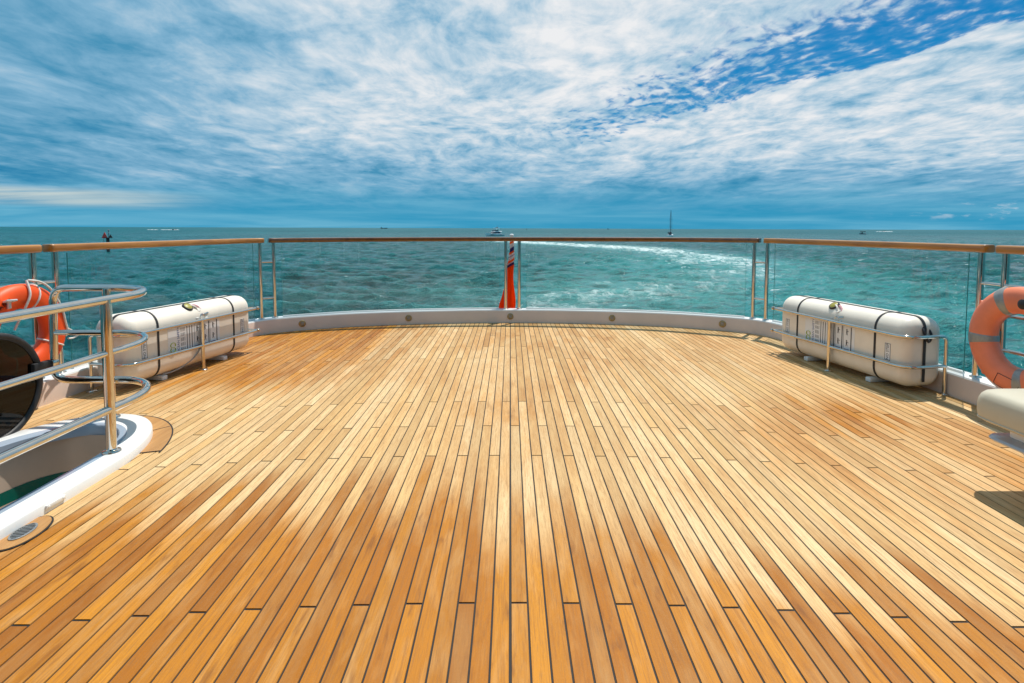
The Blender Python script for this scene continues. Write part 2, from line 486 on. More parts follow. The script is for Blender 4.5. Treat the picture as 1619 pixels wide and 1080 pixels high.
def deck_mat():
    m = bpy.data.materials.new('teak_planks'); m.use_nodes = True
    g = G(m.node_tree); b = m.node_tree.nodes['Principled BSDF']
    ob = g.obj(); pl = g.attr('plank'); hu = g.attr('hue'); oil = g.attr('oil')
    sh = g.n('ShaderNodeCombineXYZ'); g.put(sh.inputs[0], g.m('MULTIPLY', pl, 31.0)); g.put(sh.inputs[1], g.m('MULTIPLY', hu, 57.0)); g.put(sh.inputs[2], g.m('MULTIPLY', pl, 17.0))
    va = g.n('ShaderNodeVectorMath', operation='ADD'); g.put(va.inputs[0], ob); g.put(va.inputs[1], sh.outputs[0])
    p = va.outputs[0]
    grain = g.noise(g.map(p, (150, 5, 1)), 1.0, 6, .66, .8)
    fine = g.noise(g.map(p, (300, 16, 1)), 1.0, 4, .66)
    blotch = g.noise(g.map(p, (16, 3.2, 1)), 1.0, 5, .6, .5)
    stain = g.noise(g.map(p, (26, 4.5, 1), (3, 9, 0)), 1.0, 4, .55, .3)
    spk = g.noise(g.map(p, (900, 240, 1)), 1.0, 3, .6)
    pale = g.mix(hu, (.61, .380, .155), (.71, .515, .285))
    orng = g.mix(hu, (.335, .110, .007), (.545, .222, .017))
    f = g.m('ADD', oil, g.m('MULTIPLY', g.m('SUBTRACT', blotch, .5), 1.1), clamp=True)
    c = g.mix(f, pale, orng)
    # plank to plank
    c = g.mix(1.0, c, g.mix(pl, (.83, .785, .72), (1.09, 1.08, 1.06)), 'MULTIPLY')
    # grain
    c = g.mix(g.m('MULTIPLY', g.ss(grain, .42, .68), .55), c, g.mix(f, (.36, .20, .08), (.27, .10, .018)))
    c = g.mix(g.m('MULTIPLY', g.ss(fine, .50, .70), .46), c, (.24, .12, .045))
    c = g.mix(g.m('MULTIPLY', g.ss(spk, .55, .75), .16), c, (.75, .55, .32))
    # water and oil stains
    c = g.mix(g.m('MULTIPLY', g.m('MULTIPLY', g.ss(stain, .56, .76), g.m('MULTIPLY_ADD', oil, .85, .12)), .70), c, (.16, .055, .014))
    g.put(b.inputs['Base Color'], c)
    g.put(b.inputs['Roughness'], g.m('MULTIPLY_ADD', grain, .16, g.m('MULTIPLY_ADD', oil, -.10, .50)))
    b.inputs['Specular IOR Level'].default_value = .22
    g.put(b.inputs['Normal'], g.bump(g.m('ADD', grain, g.m('MULTIPLY', fine, .5)), .22, .0012))
    return m
M['deck'] = deck_mat()
M['caulk'] = mat('black_caulk', (.016, .012, .010), .75, var=.25, vscale=30)
deck()

# ------------------------------------------------------------------ bulwark with its recessed deck lights
BH = .165; BT = .15
def bulwark():
    t = thing('bulwark', 'low white curved bulwark round the edge of the deck carrying the rail posts', 'bulwark', (0, 6.93, 0))
    inv = Vector((0, -6.93, 0))
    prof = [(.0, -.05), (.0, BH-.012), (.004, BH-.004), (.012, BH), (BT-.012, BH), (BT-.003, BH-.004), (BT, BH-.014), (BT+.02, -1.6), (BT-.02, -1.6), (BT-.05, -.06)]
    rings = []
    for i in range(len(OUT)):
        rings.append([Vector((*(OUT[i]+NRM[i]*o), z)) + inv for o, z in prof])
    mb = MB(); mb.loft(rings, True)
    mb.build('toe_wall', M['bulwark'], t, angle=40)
    rings = [[Vector((*(OUT[i]+NRM[i]*o), z)) + inv for o, z in ((.001, BH-.010), (.006, BH+.001), (.014, BH+.0025), (BT-.014, BH+.0025), (BT-.005, BH+.001), (BT-.002, BH-.010))] for i in range(len(OUT))]
    mb = MB(); mb.loft(rings, True); mb.build('cap', M['gelcoat'], t, angle=50)
    for x in (-2.44, -1.255, .012, 1.29, 2.49):
        k = int(np.argmin(np.abs(OUT[:, 0]-x) + (OUT[:, 1] < 6.0)*9))
        p = OUT[k] - NRM[k]*.001; nrm = Vector((*(-NRM[k]), 0))
        Mx = nrm.to_track_quat('Z', 'Y').to_matrix().to_4x4()
        c = Vector((p[0], p[1], .082)) + inv
        a = MB(); a.lathe([(.040, -.002), (.040, .004), (.036, .008), (.027, .009), (.025, .004), (.0, .004)], c, 28, Mx)
        f = a.build('deck_light', M['brass'], t)
        l = MB(); l.lathe([(.0245, .003), (.0245, .007), (.015, .010), (0, .011)], c, 20, Mx)
        l.build('lens', M['lens'], f)
bulwark()

# ------------------------------------------------------------------ guard rail sections
RTOP = 1.089; RH = .054; RW = .094; OFF = .075
RAIL = offset(OFF)
_ang = np.degrees(np.arctan2(RAIL[:, 0], RAIL[:, 1]+.04))
def rail_at(b):
    """point and outward normal on the rail line at a bearing (degrees from dead astern)"""
    return (Vector((np.interp(b, _ang, RAIL[:, 0]), np.interp(b, _ang, RAIL[:, 1]), 0)),
            Vector((np.interp(b, _ang, NRM[:, 0]), np.interp(b, _ang, NRM[:, 1]), 0)).normalized())
def rail_path(b0, b1):
    ks = [k for k in range(len(_ang)) if b0 < _ang[k] < b1]
    return [rail_at(b0)] + [(Vector((*RAIL[k], 0)), Vector((*NRM[k], 0))) for k in ks] + [rail_at(b1)]
def bearing(px): return math.degrees(math.atan((px-806.8)/860.0))

def section(label, b0, b1, posts, panels, bars, cross, wood):
    c0 = rail_at((b0+b1)/2)[0]
    t = thing('guard_rail', label, 'guard rail', (c0.x, c0.y, BH), 0, 'guard rail sections along the edge of the deck')
    inv = -Vector((c0.x, c0.y, BH))
    path = rail_path(b0, b1)
    # rounded wooden handrail
    rr = .014; hw = RW/2; prof = []
    for (cx, cz, a0) in ((hw-rr, RH-rr, 0), (-hw+rr, RH-rr, 90), (-hw+rr, rr, 180), (hw-rr, rr, 270)):
        for k in range(4): prof.append((cx+rr*math.cos(R(a0+30*k)), cz+rr*math.sin(R(a0+30*k))))
    rings = []
    L = [0]
    for i in range(1, len(path)): L.append(L[-1]+(path[i][0]-path[i-1][0]).length)
    # refine the path ends so that the ends can round off
    ss = sorted(set([0, .006, .016, .03] + [q for q in L if .04 < q < L[-1]-.04] + [L[-1]-.03, L[-1]-.016, L[-1]-.006, L[-1]]))
    def at(s):
        i = max(0, min(len(L)-2, int(np.searchsorted(L, s))-1)); f = (s-L[i])/max(1e-6, L[i+1]-L[i])
        return path[i][0].lerp(path[i+1][0], f), path[i][1].lerp(path[i+1][1], f).normalized()
    for s in ss:
        e = min(s, L[-1]-s); sc = 1.0 if e >= .029 else (.70 + .30*math.sqrt(max(0, 1-(1-e/.03)**2)))
        p, n = at(s)
        rings.append([p + n*(ox*sc) + Vector((0, 0, RTOP-RH + RH/2 + (oz-RH/2)*(.85+.15*sc))) + inv for ox, oz in prof])
    MB().loft(rings).build('handrail', M[wood], t, angle=45)
    for b in posts:
        p, n = rail_at(b)
        a = MB(); a.tube([p+inv+Vector((0, 0, BH-.004)), p+inv+Vector((0, 0, RTOP-RH+.004))], .0205, 20)
        po = a.build('post', M['steel'], t)
        f = MB(); f.lathe([(.036, 0), (.036, .005), (.033, .009), (.0225, .013), (.0215, .016)], p+inv+Vector((0, 0, BH+.0005)), 24)
        f.build('base_flange', M['steel'], po)
    for (ba, bb) in panels:
        pp = rail_path(ba, bb)
        gz0, gz1, th = BH+.012, RTOP-RH-.012, .0028
        rings = [[q[0]+q[1]*s*th+Vector((0, 0, zz))+inv for s, zz in ((-1, gz0), (1, gz0), (1, gz1), (-1, gz1))] for q in pp]
        g_ = MB(); g_.loft(rings, True, False, False)
        po = g_.build('glass_panel', M['glass'], t, smooth=False)
        for q in (pp[0], pp[-1]):
            e_ = MB()
            w_ = q[1]*th; tv = Vector((-q[1].y, q[1].x, 0))*.0012
            e_.loft([[q[0]-w_-tv+Vector((0, 0, z))+inv, q[0]+w_-tv+Vector((0, 0, z))+inv, q[0]+w_+tv+Vector((0, 0, z))+inv, q[0]-w_+tv+Vector((0, 0, z))+inv] for z in (gz0, gz1)])
            e_.build('glass_edge', M['edge'], po, smooth=False)
        # slim bottom channel holding the pane
        ch = MB(); ch.loft([[q[0]+q[1]*s*.013+Vector((0, 0, zz))+inv for s, zz in ((-1, BH+.0005), (1, BH+.0005), (1, BH+.018), (-1, BH+.018))] for q in pp])
        ch.build('glass_channel', M['gelcoat'], t, smooth=False)
    for (ba, bb, z) in bars:
        a = MB(); a.tube([q[0]+Vector((0, 0, z))+inv for q in rail_path(ba, bb)], .0125, 12)
        a.build('rail_bar', M['steel'], t)
    for (ba, bb, z) in cross:
        a = MB(); a.tube([rail_at(ba)[0]+Vector((0, 0, z))+inv, rail_at(bb)[0]+Vector((0, 0, z))+inv], .0115, 12)
        a.build('cross_bar', M['steel'], t)
    return t
B = bearing
section('long middle stern guard rail with two close centre posts and two clear glass panes', B(427), B(1199),
        [B(434.5), B(799.5), B(821), B(1190.5)], [(B(447), B(789)), (B(832), B(1178))], [], [], 'varnish')
section('guard rail with a teak top and glass pane behind the left life raft canister', B(81), B(418.5),
        [B(93), B(413)], [(B(112), B(402))], [], [(B(413), B(434.5), .815), (B(413), B(434.5), .40)], 'varnishy')
section('guard rail with a teak top and glass pane behind the right life raft canister', B(1207), B(1558),
        [B(1211), B(1545)], [(B(1223), B(1526))], [], [(B(1190.5), B(1211), .815), (B(1190.5), B(1211), .40)], 'varnishy')
section('teak topped guard rail behind the orange red ring, leftmost in the photo', -72, B(66),
        [B(58), -60], [], [(-72, B(58), .63), (-72, B(58), .40)], [(-72, B(93), .825)], 'varnishy')
section('teak topped guard rail behind the faded coral ring, rightmost in the photo', B(1574), 72,
        [B(1583), 60], [], [(B(1583), 72, .63), (B(1583), 72, .40)], [(B(1545), 72, .825)], 'varnishy')

# ------------------------------------------------------------------ text on surfaces
def text_mesh(body, size, Mx, mb, mi=0, thick=.0006, align='CENTER', xs=1.0):
    cu = bpy.data.curves.new('lettering', 'FONT'); cu.body = body; cu.size = size
    cu.align_x = align; cu.align_y = 'CENTER'; cu.extrude = thick/2; cu.resolution_u = 3
    ob = bpy.data.objects.new('lettering', cu)
    me = bpy.data.meshes.new_from_object(ob)
    mb.add([Mx @ Vector((v.co.x*xs, v.co.y, v.co.z)) for v in me.vertices], [list(p.vertices) for p in me.polygons], mi)
    bpy.data.objects.remove(ob); bpy.data.meshes.remove(me); bpy.data.curves.remove(cu)

# ------------------------------------------------------------------ life raft canisters
def raft(label, loc, rz, L, near, grp, painter):
    Wd, H, Z0 = .335, .515, .042
    t = thing('life_raft', label, 'life raft', loc, rz, grp)
    seam = .415
    rt, rb, re = .115, .105, .080           # top shoulder, bottom corner, end rounding radii
    def section_pts(ins, grow=0.0):
        hw = Wd/2-ins+grow; z0 = Z0+ins-grow; z1 = Z0+H-ins+grow
        a = max(rt-ins, .03)+grow; b = max(rb-ins, .03)+grow
        a = min(a, hw-.005); b = min(b, hw-.005)
        P = []
        def arc(cy, cz, r, t0, n=8):
            for k in range(n+1):
                q = R(t0+90*k/n); P.append((cy+r*math.cos(q), cz+r*math.sin(q)))
        arc(hw-a, z1-a, a, 0); arc(-hw+a, z1-a, a, 90); arc(-hw+b, z0+b, b, 180); arc(hw-b, z0+b, b, 270)
        return P
    st = []
    for k in range(9):
        q = PI/2*k/8; st.append((-L/2+re*(1-math.sin(q)) if False else -L/2+re*(1-math.cos(PI/2-q)), re*(1-math.sin(q))))
    st = [(-L/2 + re*(1-math.cos(PI/2*k/8)), re*(1-math.sin(PI/2*k/8))) for k in range(9)]
    st = st + [(x*0 + xx, 0) for x, xx in ((0, -L*.25), (0, 0), (0, L*.25))] + [(-x, i) for x, i in st[::-1]]
    rings_all = [[(x, y, z) for y, z in section_pts(i)] for x, i in st]
    # split at the seam: each half keeps its points, clamped to the seam plane, with a small lip
    low = MB(); low.loft([[(x, y, min(z, seam-.003)) for x, y, z in r_] for r_ in rings_all])
    low.build('lower_shell', M['raft'], t, angle=50)
    up = MB(); up.loft([[(x, y, max(z, seam+.003)) for x, y, z in r_] for r_ in rings_all])
    up.build('upper_shell', M['raft'], t, angle=50)
    # lip round the seam
    lp = []
    for x, i in st:
        sec = section_pts(i); hw = max(abs(y) for y, z in sec if abs(z-seam) < .2)
        lp.append((x, hw))
    loopP = [(x, -w, seam) for x, w in lp] + [(x, w, seam) for x, w in lp[::-1]]
    a = MB(); a.tube(loopP, .0075, 8, loop=True, sq=(1.0, .8)); a.build('seam_lip', M['raft'], t)
    # straps across
    for sx in (-L*.31, L*.31):
        r_ = [[(sx+dx, y, z) for y, z in section_pts(0, gr)] for dx, gr in ((-.0095, .001), (-.0085, .0035), (.0085, .0035), (.0095, .001))]
        s = MB(); s.loft(r_, True, False, False); s.build('strap', M['strap'], t)
    # strap along: over the top centre and down both ends
    P = []
    for k in range(len(st)):
        x, i = st[k]; P.append((x - .0, Z0+H-i+.003))
    endc = [(-L/2-.004, z) for z in np.linspace(Z0+re, Z0+H-re, 8)]
    path = [(-L/2-.004, Z0+re*.6)] + endc + P[1:-1] + [(-x, z) for x, z in endc[::-1]] + [(L/2+.004, Z0+re*.6)]
    def band(pts, hw, y0=0.0):
        rings = []
        for k, (x, z) in enumerate(pts):
            xa, za = pts[max(k-1, 0)]; xb, zb = pts[min(k+1, len(pts)-1)]
            nx, nz = -(zb-za), (xb-xa); l = math.hypot(nx, nz) or 1; nx /= l; nz /= l
            rings.append([(x, y0-hw, z), (x, y0+hw, z), (x+nx*.003, y0+hw, z+nz*.003), (x+nx*.003, y0-hw, z+nz*.003)])
        return rings
    s = MB(); s.loft(band(path, .011, -.012)); s.build('long_strap', M['strap'], t)
    # end handle loops
    for sg in (-1, 1):
        s = MB(); s.tube(catmull([(sg*(L/2-.03), -.012, Z0+H-.045), (sg*(L/2+.012), -.03, Z0+H-.10), (sg*(L/2+.022), .0, Z0+H-.17), (sg*(L/2+.010), .035, Z0+H-.12), (sg*(L/2-.03), .02, Z0+H-.05)], 6), .009, 8)
        s.build('end_handle', M['strap'], t)
    # front stickers (front is local -y), read from the deck
    yf = -Wd/2-.0008
    def plate(cx, cz, w, h, name='sticker', mt='sticker'):
        a = MB(); a.box((cx, yf, cz), (w, .0016, h)); return a.build(name, M[mt], t, smooth=False)
    def fm(cx, cz, rot):  # text frame on the front: x right, y up, facing -y
        return Matrix.Translation((cx, yf-.0013, cz)) @ Matrix.Rotation(R(90), 4, 'X') @ Matrix.Rotation(R(rot), 4, 'Z')
    for sx in (-L*.405, L*.395):
        pl = plate(sx, .285, .050, .128)
        a = MB()
        text_mesh('NO STEP', .030, fm(sx, .285, 90), a, xs=1.0)
        for (cx, cz, w, h) in ((sx-.0225, .285, .003, .122), (sx+.0225, .285, .003, .122), (sx, .285-.061, .048, .003), (sx, .285+.061, .048, .003)):
            a.box((cx, yf-.0012, cz), (w, .0008, h))
        a.build('lettering', M['ink'], pl, smooth=False)
    # main sticker: logo, name, rule lines, instruction pictures
    cx = -.045
    pl = plate(cx, .300, .56, .215)
    a = MB(); lx = cx-.235
    for q0, (oy, oz) in ((0, (0, .019)), (180, (0, -.019))):
        pts = [(lx+.024*math.cos(R(q0+an)), yf-.0016, .250+oz+.019*math.sin(R(q0+an))) for an in range(-40, 271, 20)] if q0 == 0 else \
              [(lx+.024*math.cos(R(an)), yf-.0016, .250+oz+.019*math.sin(R(an))) for an in range(90, -231, -20)]
        a.tube(pts, .0062, 6, sq=(1, .25))
    a.build('logo', M['inkgreen'], pl)
    a = MB(); text_mesh('OCEAN SAFETY', .030, fm(cx-.178, .300, 90), a)
    a.build('lettering', M['inkblue'], pl, smooth=False)
    a = MB()
    for kx, wdt in ((-.150, .004), (-.138, .003), (-.126, .004), (-.112, .003)):
        for sgm in range(5):
            a.box((cx+kx, yf-.0012, .218+.040*sgm), (wdt, .0008, .030-.004*(sgm % 2)))
    for kx in (-.088, -.062, -.036): a.box((cx+kx, yf-.0012, .300), (.006, .0008, .195))
    for kx in (-.010, .078, .166): a.box((cx+kx, yf-.0012, .300), (.0025, .0008, .205))
    for kx in (.062, .150, .245): a.box((cx+kx, yf-.0012, .300), (.009, .0008, .205))
    # pictograms: small figures and a raft on waves
    for kx in (.020, .108, .200):
        for kz in (.355, .265):
            a.lathe([(.006, 0), (.006, .0008)], (cx+kx, yf-.0012, kz+.022), 10, Matrix.Rotation(R(90), 4, 'X'))
            a.box((cx+kx, yf-.0012, kz+.004), (.011, .0008, .022))
            a.box((cx+kx+.012, yf-.0012, kz+.010), (.016, .0008, .004), Matrix.Rotation(R(25), 3, 'Y'))
            a.box((cx+kx-.004, yf-.0012, kz-.014), (.004, .0008, .018), Matrix.Rotation(R(18), 3, 'Y'))
            a.box((cx+kx+.006, yf-.0012, kz-.014), (.004, .0008, .018), Matrix.Rotation(R(-18), 3, 'Y'))
    a.build('instruction_print', M['ink'], pl, smooth=False)
    for kx in (.020, .108, .200):
        a = MB(); a.box((cx+kx, yf-.0012, .212), (.050, .0008, .012)); a.build('wave_print', M['inkblue'], pl, smooth=False)
    # moulded chocks under the canister
    for sx in (-L*.25, L*.25):
        a = MB(); a.box((sx, -.005, .019), (.052, Wd*.80, .036), None, .007); a.build('chock', M['gelcoat'], t)
    # hydrostatic release with its ropes on the front shoulder
    rel = MB(); hx0 = -.055
    hz = Z0+H-.028; hy = -.095
    Mt = Matrix.Rotation(R(38), 4, 'X')
    rel.lathe([(.042, 0), (.044, .006), (.044, .032), (.040, .038), (0, .038)], (hx0, hy, hz-.008), 20, Mt)
    ro = rel.build('release_unit', M['rubber'], t)
    a = MB(); a.lathe([(.034, 0), (.033, .004), (.024, .009), (.010, .011), (0, .011)], Vector((hx0, hy, hz-.008)) + Mt @ Vector((0, 0, .034)), 20, Mt)
    a.build('release_cap', M['yellow'], ro)
    a = MB()
    for k in range(5):
        cxr = hx0+.075+.012*k*((-1)**k); an = random.random()*3
        pts = [(cxr+.026*math.cos(q+an), hy-.035-.010*k*.5+.02*math.sin(q*1+an*.7), hz-.012-.018*k+.020*math.sin(q+an)) for q in np.linspace(0, 5.6, 16)]
        a.tube(pts, .0068, 7)
    a.build('rope_knot', M['rope'], ro)
    a = MB(); a.tube(catmull([(hx0+.03, hy, hz+.01), (hx0+.07, hy-.02, hz+.018), (hx0+.11, hy-.04, hz-.02), (hx0+.10, hy-.065, hz-.07)], 6), .010, 8)
    a.build('pink_lashing', M['pink'], ro)
    a = MB(); a.tube(catmull([(hx0-.01, hy-.01, hz+.028), (hx0+.05, hy-.035, hz+.012), (hx0+.07, hy-.05, hz-.03), (hx0+.055, hy-.062, hz-.075), (hx0+.085, hy-.074, hz-.115), (hx0+.08, -Wd/2-.014, .425)], 6), .0075, 8)
    a.build('lashing_tail', M['rope'], ro)
    a = MB()
    a.tube([(hx0+.095+.022*math.cos(q), hy-.068, hz-.085+.026*math.sin(q)) for q in np.linspace(0, 2*PI, 18)[:-1]], .0055, 8, loop=True)
    a.tube([(hx0+.12, hy-.068, hz-.065), (hx0+.165, hy-.066, hz-.058)], .009, 8)
    a.build('shackle', M['steel'], ro)
    if painter:
        a = MB(); a.tube(catmull([(hx0+.085, -Wd/2-.012, .40), (hx0+.075, -Wd/2-.012, .30), (hx0+.055, -Wd/2-.010, .20), (hx0-.01, -Wd/2+.0, .12), (hx0-.10, -Wd/2+.03, .065), (hx0-.20, -Wd/2+.035, .048), (hx0-.28, -Wd/2+.05, .046)], 8), .0058, 8)
        a.build('painter_line', M['ropegrey'], t)
    return t

def cradle(label, loc, rz, L, near, grp):
    Wd = .335
    t = thing('raft_cradle', label, 'cradle', loc, rz, grp)
    yf = -Wd/2-.030; xn = near*(L/2+.035); xf = -near*(L/2+.030); yb = Wd/2+.0
    for z, nm in ((.425, 'upper_bar'), (.208, 'lower_bar')):
        a = MB(); a.tube(fillet([(xf, yf+.16, z), (xf, yf, z), (xn, yf, z), (xn, yb-.035 if z > .3 else yb-.03, z)] if z < .3 else
                                [(xf, yf+.16, z), (xf, yf, z), (xn, yf, z), (xn, yb-.03, z), (xn, yb-.03, .004)], [0, .03, .12, .05, 0], 8), .0125, 14)
        b = a.build(nm, M['steel'], t)
        # end cap
        c = MB(); c.lathe([(.017, 0), (.019, .006), (.017, .014), (0, .016)], (xf-near*.014, yf+.004, z), 14, Matrix.Rotation(R(-90*near), 4, 'Y'))
        c.build('end_cap', M['steel'], b)
    a = MB(); a.tube([(0, yf, .003), (0, yf, .425)], .0145, 14); a.build('post', M['steel'], t)
    for fx, fy in ((0, yf), (xn, yb-.03)):
        a = MB(); a.lathe([(.034, 0), (.034, .004), (.030, .008), (.016, .012)], (fx, fy, .001), 20); a.build('foot_plate', M['steel'], t)
    return t

ar = .172; al = .205
RR = (2.876, 4.56); RL = (-2.800, 4.60)
raft('white life raft canister on the right, without a hanging grey line', (*RR, 0), math.atan2(-math.cos(ar), math.sin(ar)), 1.38, 1, 'white life raft canisters', False)
raft('white life raft canister on the left, a grey line hanging down its front', (*RL, 0), math.atan2(math.cos(al), math.sin(al)), 1.34, -1, 'white life raft canisters', True)
cradle('polished steel cradle rails fencing the right life raft canister', (*RR, 0), math.atan2(-math.cos(ar), math.sin(ar)), 1.38, 1, 'steel life raft cradles')
cradle('polished steel cradle rails fencing the left life raft canister', (*RL, 0), math.atan2(math.cos(al), math.sin(al)), 1.34, -1, 'steel life raft cradles')

# ------------------------------------------------------------------ life rings
def life_ring(label, loc, face, mt, bands, Rr=.250, rad=.083, thk=.056, coral=False):
    """ring in local xz plane, facing local -y; face = heading the front looks to"""
    d = Vector((face[0], face[1], 0)).normalized()
    rz = math.atan2(d.x, -d.y)
    t = thing('life_ring', label, 'life ring', loc, rz, 'orange life rings hung on the rails')
    rings = []
    N = 72
    for k in range(N):
        q = 2*PI*k/N; c = Vector((math.cos(q), 0, math.sin(q)))
        ring = []
        for j in range(18):
            p = 2*PI*j/18
            cr, sr = math.cos(p), math.sin(p)
            f = 1/((abs(cr)**2.5+abs(sr)**2.5)**(1/2.5))
            ring.append(c*(Rr+rad*cr*f) + Vector((0, thk*sr*f, 0)))
        rings.append(ring)
    MB().loft(rings, loop=True).build('ring_body', M[mt], t)
    for bq in bands:
        rs = []
        for k in range(9):
            q = R(bq)+R(6.5)*(k/4-1); c = Vector((math.cos(q), 0, math.sin(q))); ring = []
            for j in range(18):
                p = 2*PI*j/18; cr, sr = math.cos(p), math.sin(p)
                f = 1/((abs(cr)**2.5+abs(sr)**2.5)**(1/2.5)); e = .0025 if 0 < k < 8 else .0003
                ring.append(c*(Rr+(rad+e)*cr*f) + Vector((0, (thk+e)*sr*f, 0)))
            rs.append(ring)
        MB().loft(rs, True, False, False).build('reflective_band', M['tape'], t)
    return t
# right ring
rc = Vector((3.112, 3.275, .512))
lr = life_ring('faded coral ring with grey reflective bands on the right rail behind the bench', rc, (-1, -.06), 'ringcoral', (186, 113, 20, 277))
def arcpts(q0, q1, rad, y, n=14, z=0): return [(rad*math.cos(R(q0+(q1-q0)*k/n)), y, rad*math.sin(R(q0+(q1-q0)*k/n))+z) for k in range(n+1)]
a = MB(); a.tube(arcpts(192, 232, .350, .012), .0075, 8)
a.tube(arcpts(232, 272, .345, .0), .0075, 8); a.tube(arcpts(112, 180, .343, .02), .0075, 8)
a.build('grab_line', M['rope'], lr)
for q in (142, 228):
    a = MB()
    c = Vector((.330*math.cos(R(q)), -.012, .330*math.sin(R(q))))
    a.lathe([(.015, -.012), (.016, 0), (.012, .008), (0, .010)], c, 14, Matrix.Rotation(R(90), 4, 'X') )
    a.build('rope_lug', M['ringcoral'], lr)
a = MB()
for p0, p1 in (((.03, -.290), (.16, -.250)), ((.03, -.290), (.028, -.225)), ((.028, -.225), (.15, -.19))):
    pass
pr = [(-.085, -.075, -.215), (-.115, -.072, -.285), (.02, -.072, -.320), (.06, -.075, -.245), (-.085, -.075, -.215)]
a.tube([(x, -.0565, z) for x, y, z in fillet([pr[0], pr[1], pr[2], pr[3], pr[4]], .02, 4)], .0016, 6)
a.build('moulded_outline', M['ink'], lr)
a = MB(); a.lathe([(.030, 0), (.032, .01), (.030, .04), (.012, .05), (0, .05)], (.085, -.06, .240), 18, Matrix.Rotation(R(90), 4, 'X')); a.build('ring_light', M['rubber'], lr)
# left ring
lc = Vector((-3.112, 3.415, .535))
ll = life_ring('bright orange red ring with white rope and black letters on the left rail', lc, (1, -.06), 'ringred', (), .235, .079)
a = MB()
for q in (70, -25, 160, 250):
    c = Vector((math.cos(R(q)), 0, math.sin(R(q))))
    tq = Vector((-math.sin(R(q)), 0, math.cos(R(q))))
    for dq in (0,):
        a.tube([c*(.235+.0825*math.cos(p)) + Vector((0, .060*math.sin(p), 0)) + tq*(dq+.010*math.sin(p)) for p in np.linspace(0, 2*PI, 20)[:-1]], .0060, 7, loop=True)
a.tube(catmull([(.045, -.03, .335), (.12, -.045, .315), (.18, -.055, .26), (.215, -.062, .19), (.25, -.06, .12), (.275, -.055, .03), (.30, -.045, -.04), (.335, .0, -.08)], 7), .0068, 8)
a.tube(catmull([(.03, -.035, .335), (.02, -.066, .25), (-.005, -.060, .175), (-.03, -.04, .10), (-.05, -.02, .03)], 7), .0068, 8)
a.tube(catmull([(.31, .0, .0), (.38, -.01, -.055), (.47, .0, -.075), (.40, .0, -.105), (.33, -.02, -.10)], 7), .0060, 8)
a.build('grab_line', M['rope'], ll)
a = MB()
for ch, q in (('A', 131), ('N', 123.5), ('D', 116)):
    Mx = Matrix.Translation((.246*math.cos(R(q)), -.0572, .246*math.sin(R(q)))) @ Matrix.Rotation(R(90), 4, 'X') @ Matrix.Rotation(R(q-90), 4, 'Z')
    text_mesh(ch, .036, Mx, a)
a.build('lettering', M['ink'], ll, smooth=False)
# white bracket in front of the left ring
t = thing('wall_bracket', 'small white flat bracket arm poking in over the left ring at the photo edge', 'bracket', (-3.035, 3.27, .70), R(-40))
a = MB(); a.box((-.02, 0, .055), (.30, .05, .012), Matrix.Rotation(R(-8), 3, 'Y'), .004); a.build('arm', M['gelcoat'], t)
a = MB(); a.box((-.06, 0, .03), (.22, .012, .05), Matrix.Rotation(R(-8), 3, 'Y'), .003); a.build('web', M['gelcoat'], t)

# ------------------------------------------------------------------ stair opening
def offs(pts, z): return [(x, y, z) for x, y in pts]
def stair_well():
    t = thing('stair_opening', 'white raised coaming with a rounded end framing the brown stair opening', 'stairwell', (SX, SY, 0))
    inv = lambda P: [(x-SX, y-SY, z) for x, y, z in P]
    b0, a0 = .465, .705; b1, a1 = .315, .515
    outs = [(b0, a0, -.006), (b0-.001, a0-.001, .040), (b0-.008, a0-.008, .050), (b0-.016, a0-.016, .053), (b1+.058, a1+.030, .053), (b1+.052, a1+.024, .0525)]
    mb = MB(); mb.loft([inv(offs(well(b, a), z)) for b, a, z in outs], False)
    mb.build('coaming', M['gelcoat'], t, angle=50)
    mb = MB(); mb.loft([inv(offs(well(b, a), z)) for b, a, z in ((b1+.052, a1+.024, .0526), (b1+.006, a1+.006, .047), (b1, a1, .040), (b1-.002, a1-.006, -.012))], False)
    mb.build('inner_lip', M['lip'], t)
    mb = MB(); mb.loft([inv(offs(well(b, a, e=.72), z)) for b, a, z in ((b1-.003, a1-.012, -.010), (b1-.004, a1-.013, -.215))], False)
    mb.build('well_liner', M['liner'], t)
    mb = MB(); mb.loft([inv(offs(well(b, a, e=.72), z)) for b, a, z in ((b1-.006, a1-.015, -.213), (b1-.008, a1-.017, -.285))], False)
    mb.build('teal_glazing', M['teal'], t)
    mb = MB(); mb.loft([inv(offs(well(b, a, e=.72), z)) for b, a, z in ((b1-.0085, a1-.0175, -.284), (b1-.010, a1-.019, -.42))], False)
    fl = inv(offs(well(b1-.010, a1-.019, e=.72), -.42)); mb.add(fl, [list(range(len(fl)))])
    mb.build('well_floor', M['liner'], t)
    # latch plate on the outer face
    a = MB(); a.box((b0+.003, 2.27-SY, .026), (.008, .10, .020), None, .003)
    for dy in (-.038, .038): a.lathe([(.006, 0), (.005, .003), (0, .004)], (b0+.006, 2.27+dy-SY, .026), 10, Matrix.Rotation(R(90), 4, 'Y'))
    a.build('latch', M['gelcoat'], t)
    return t
stair_well()
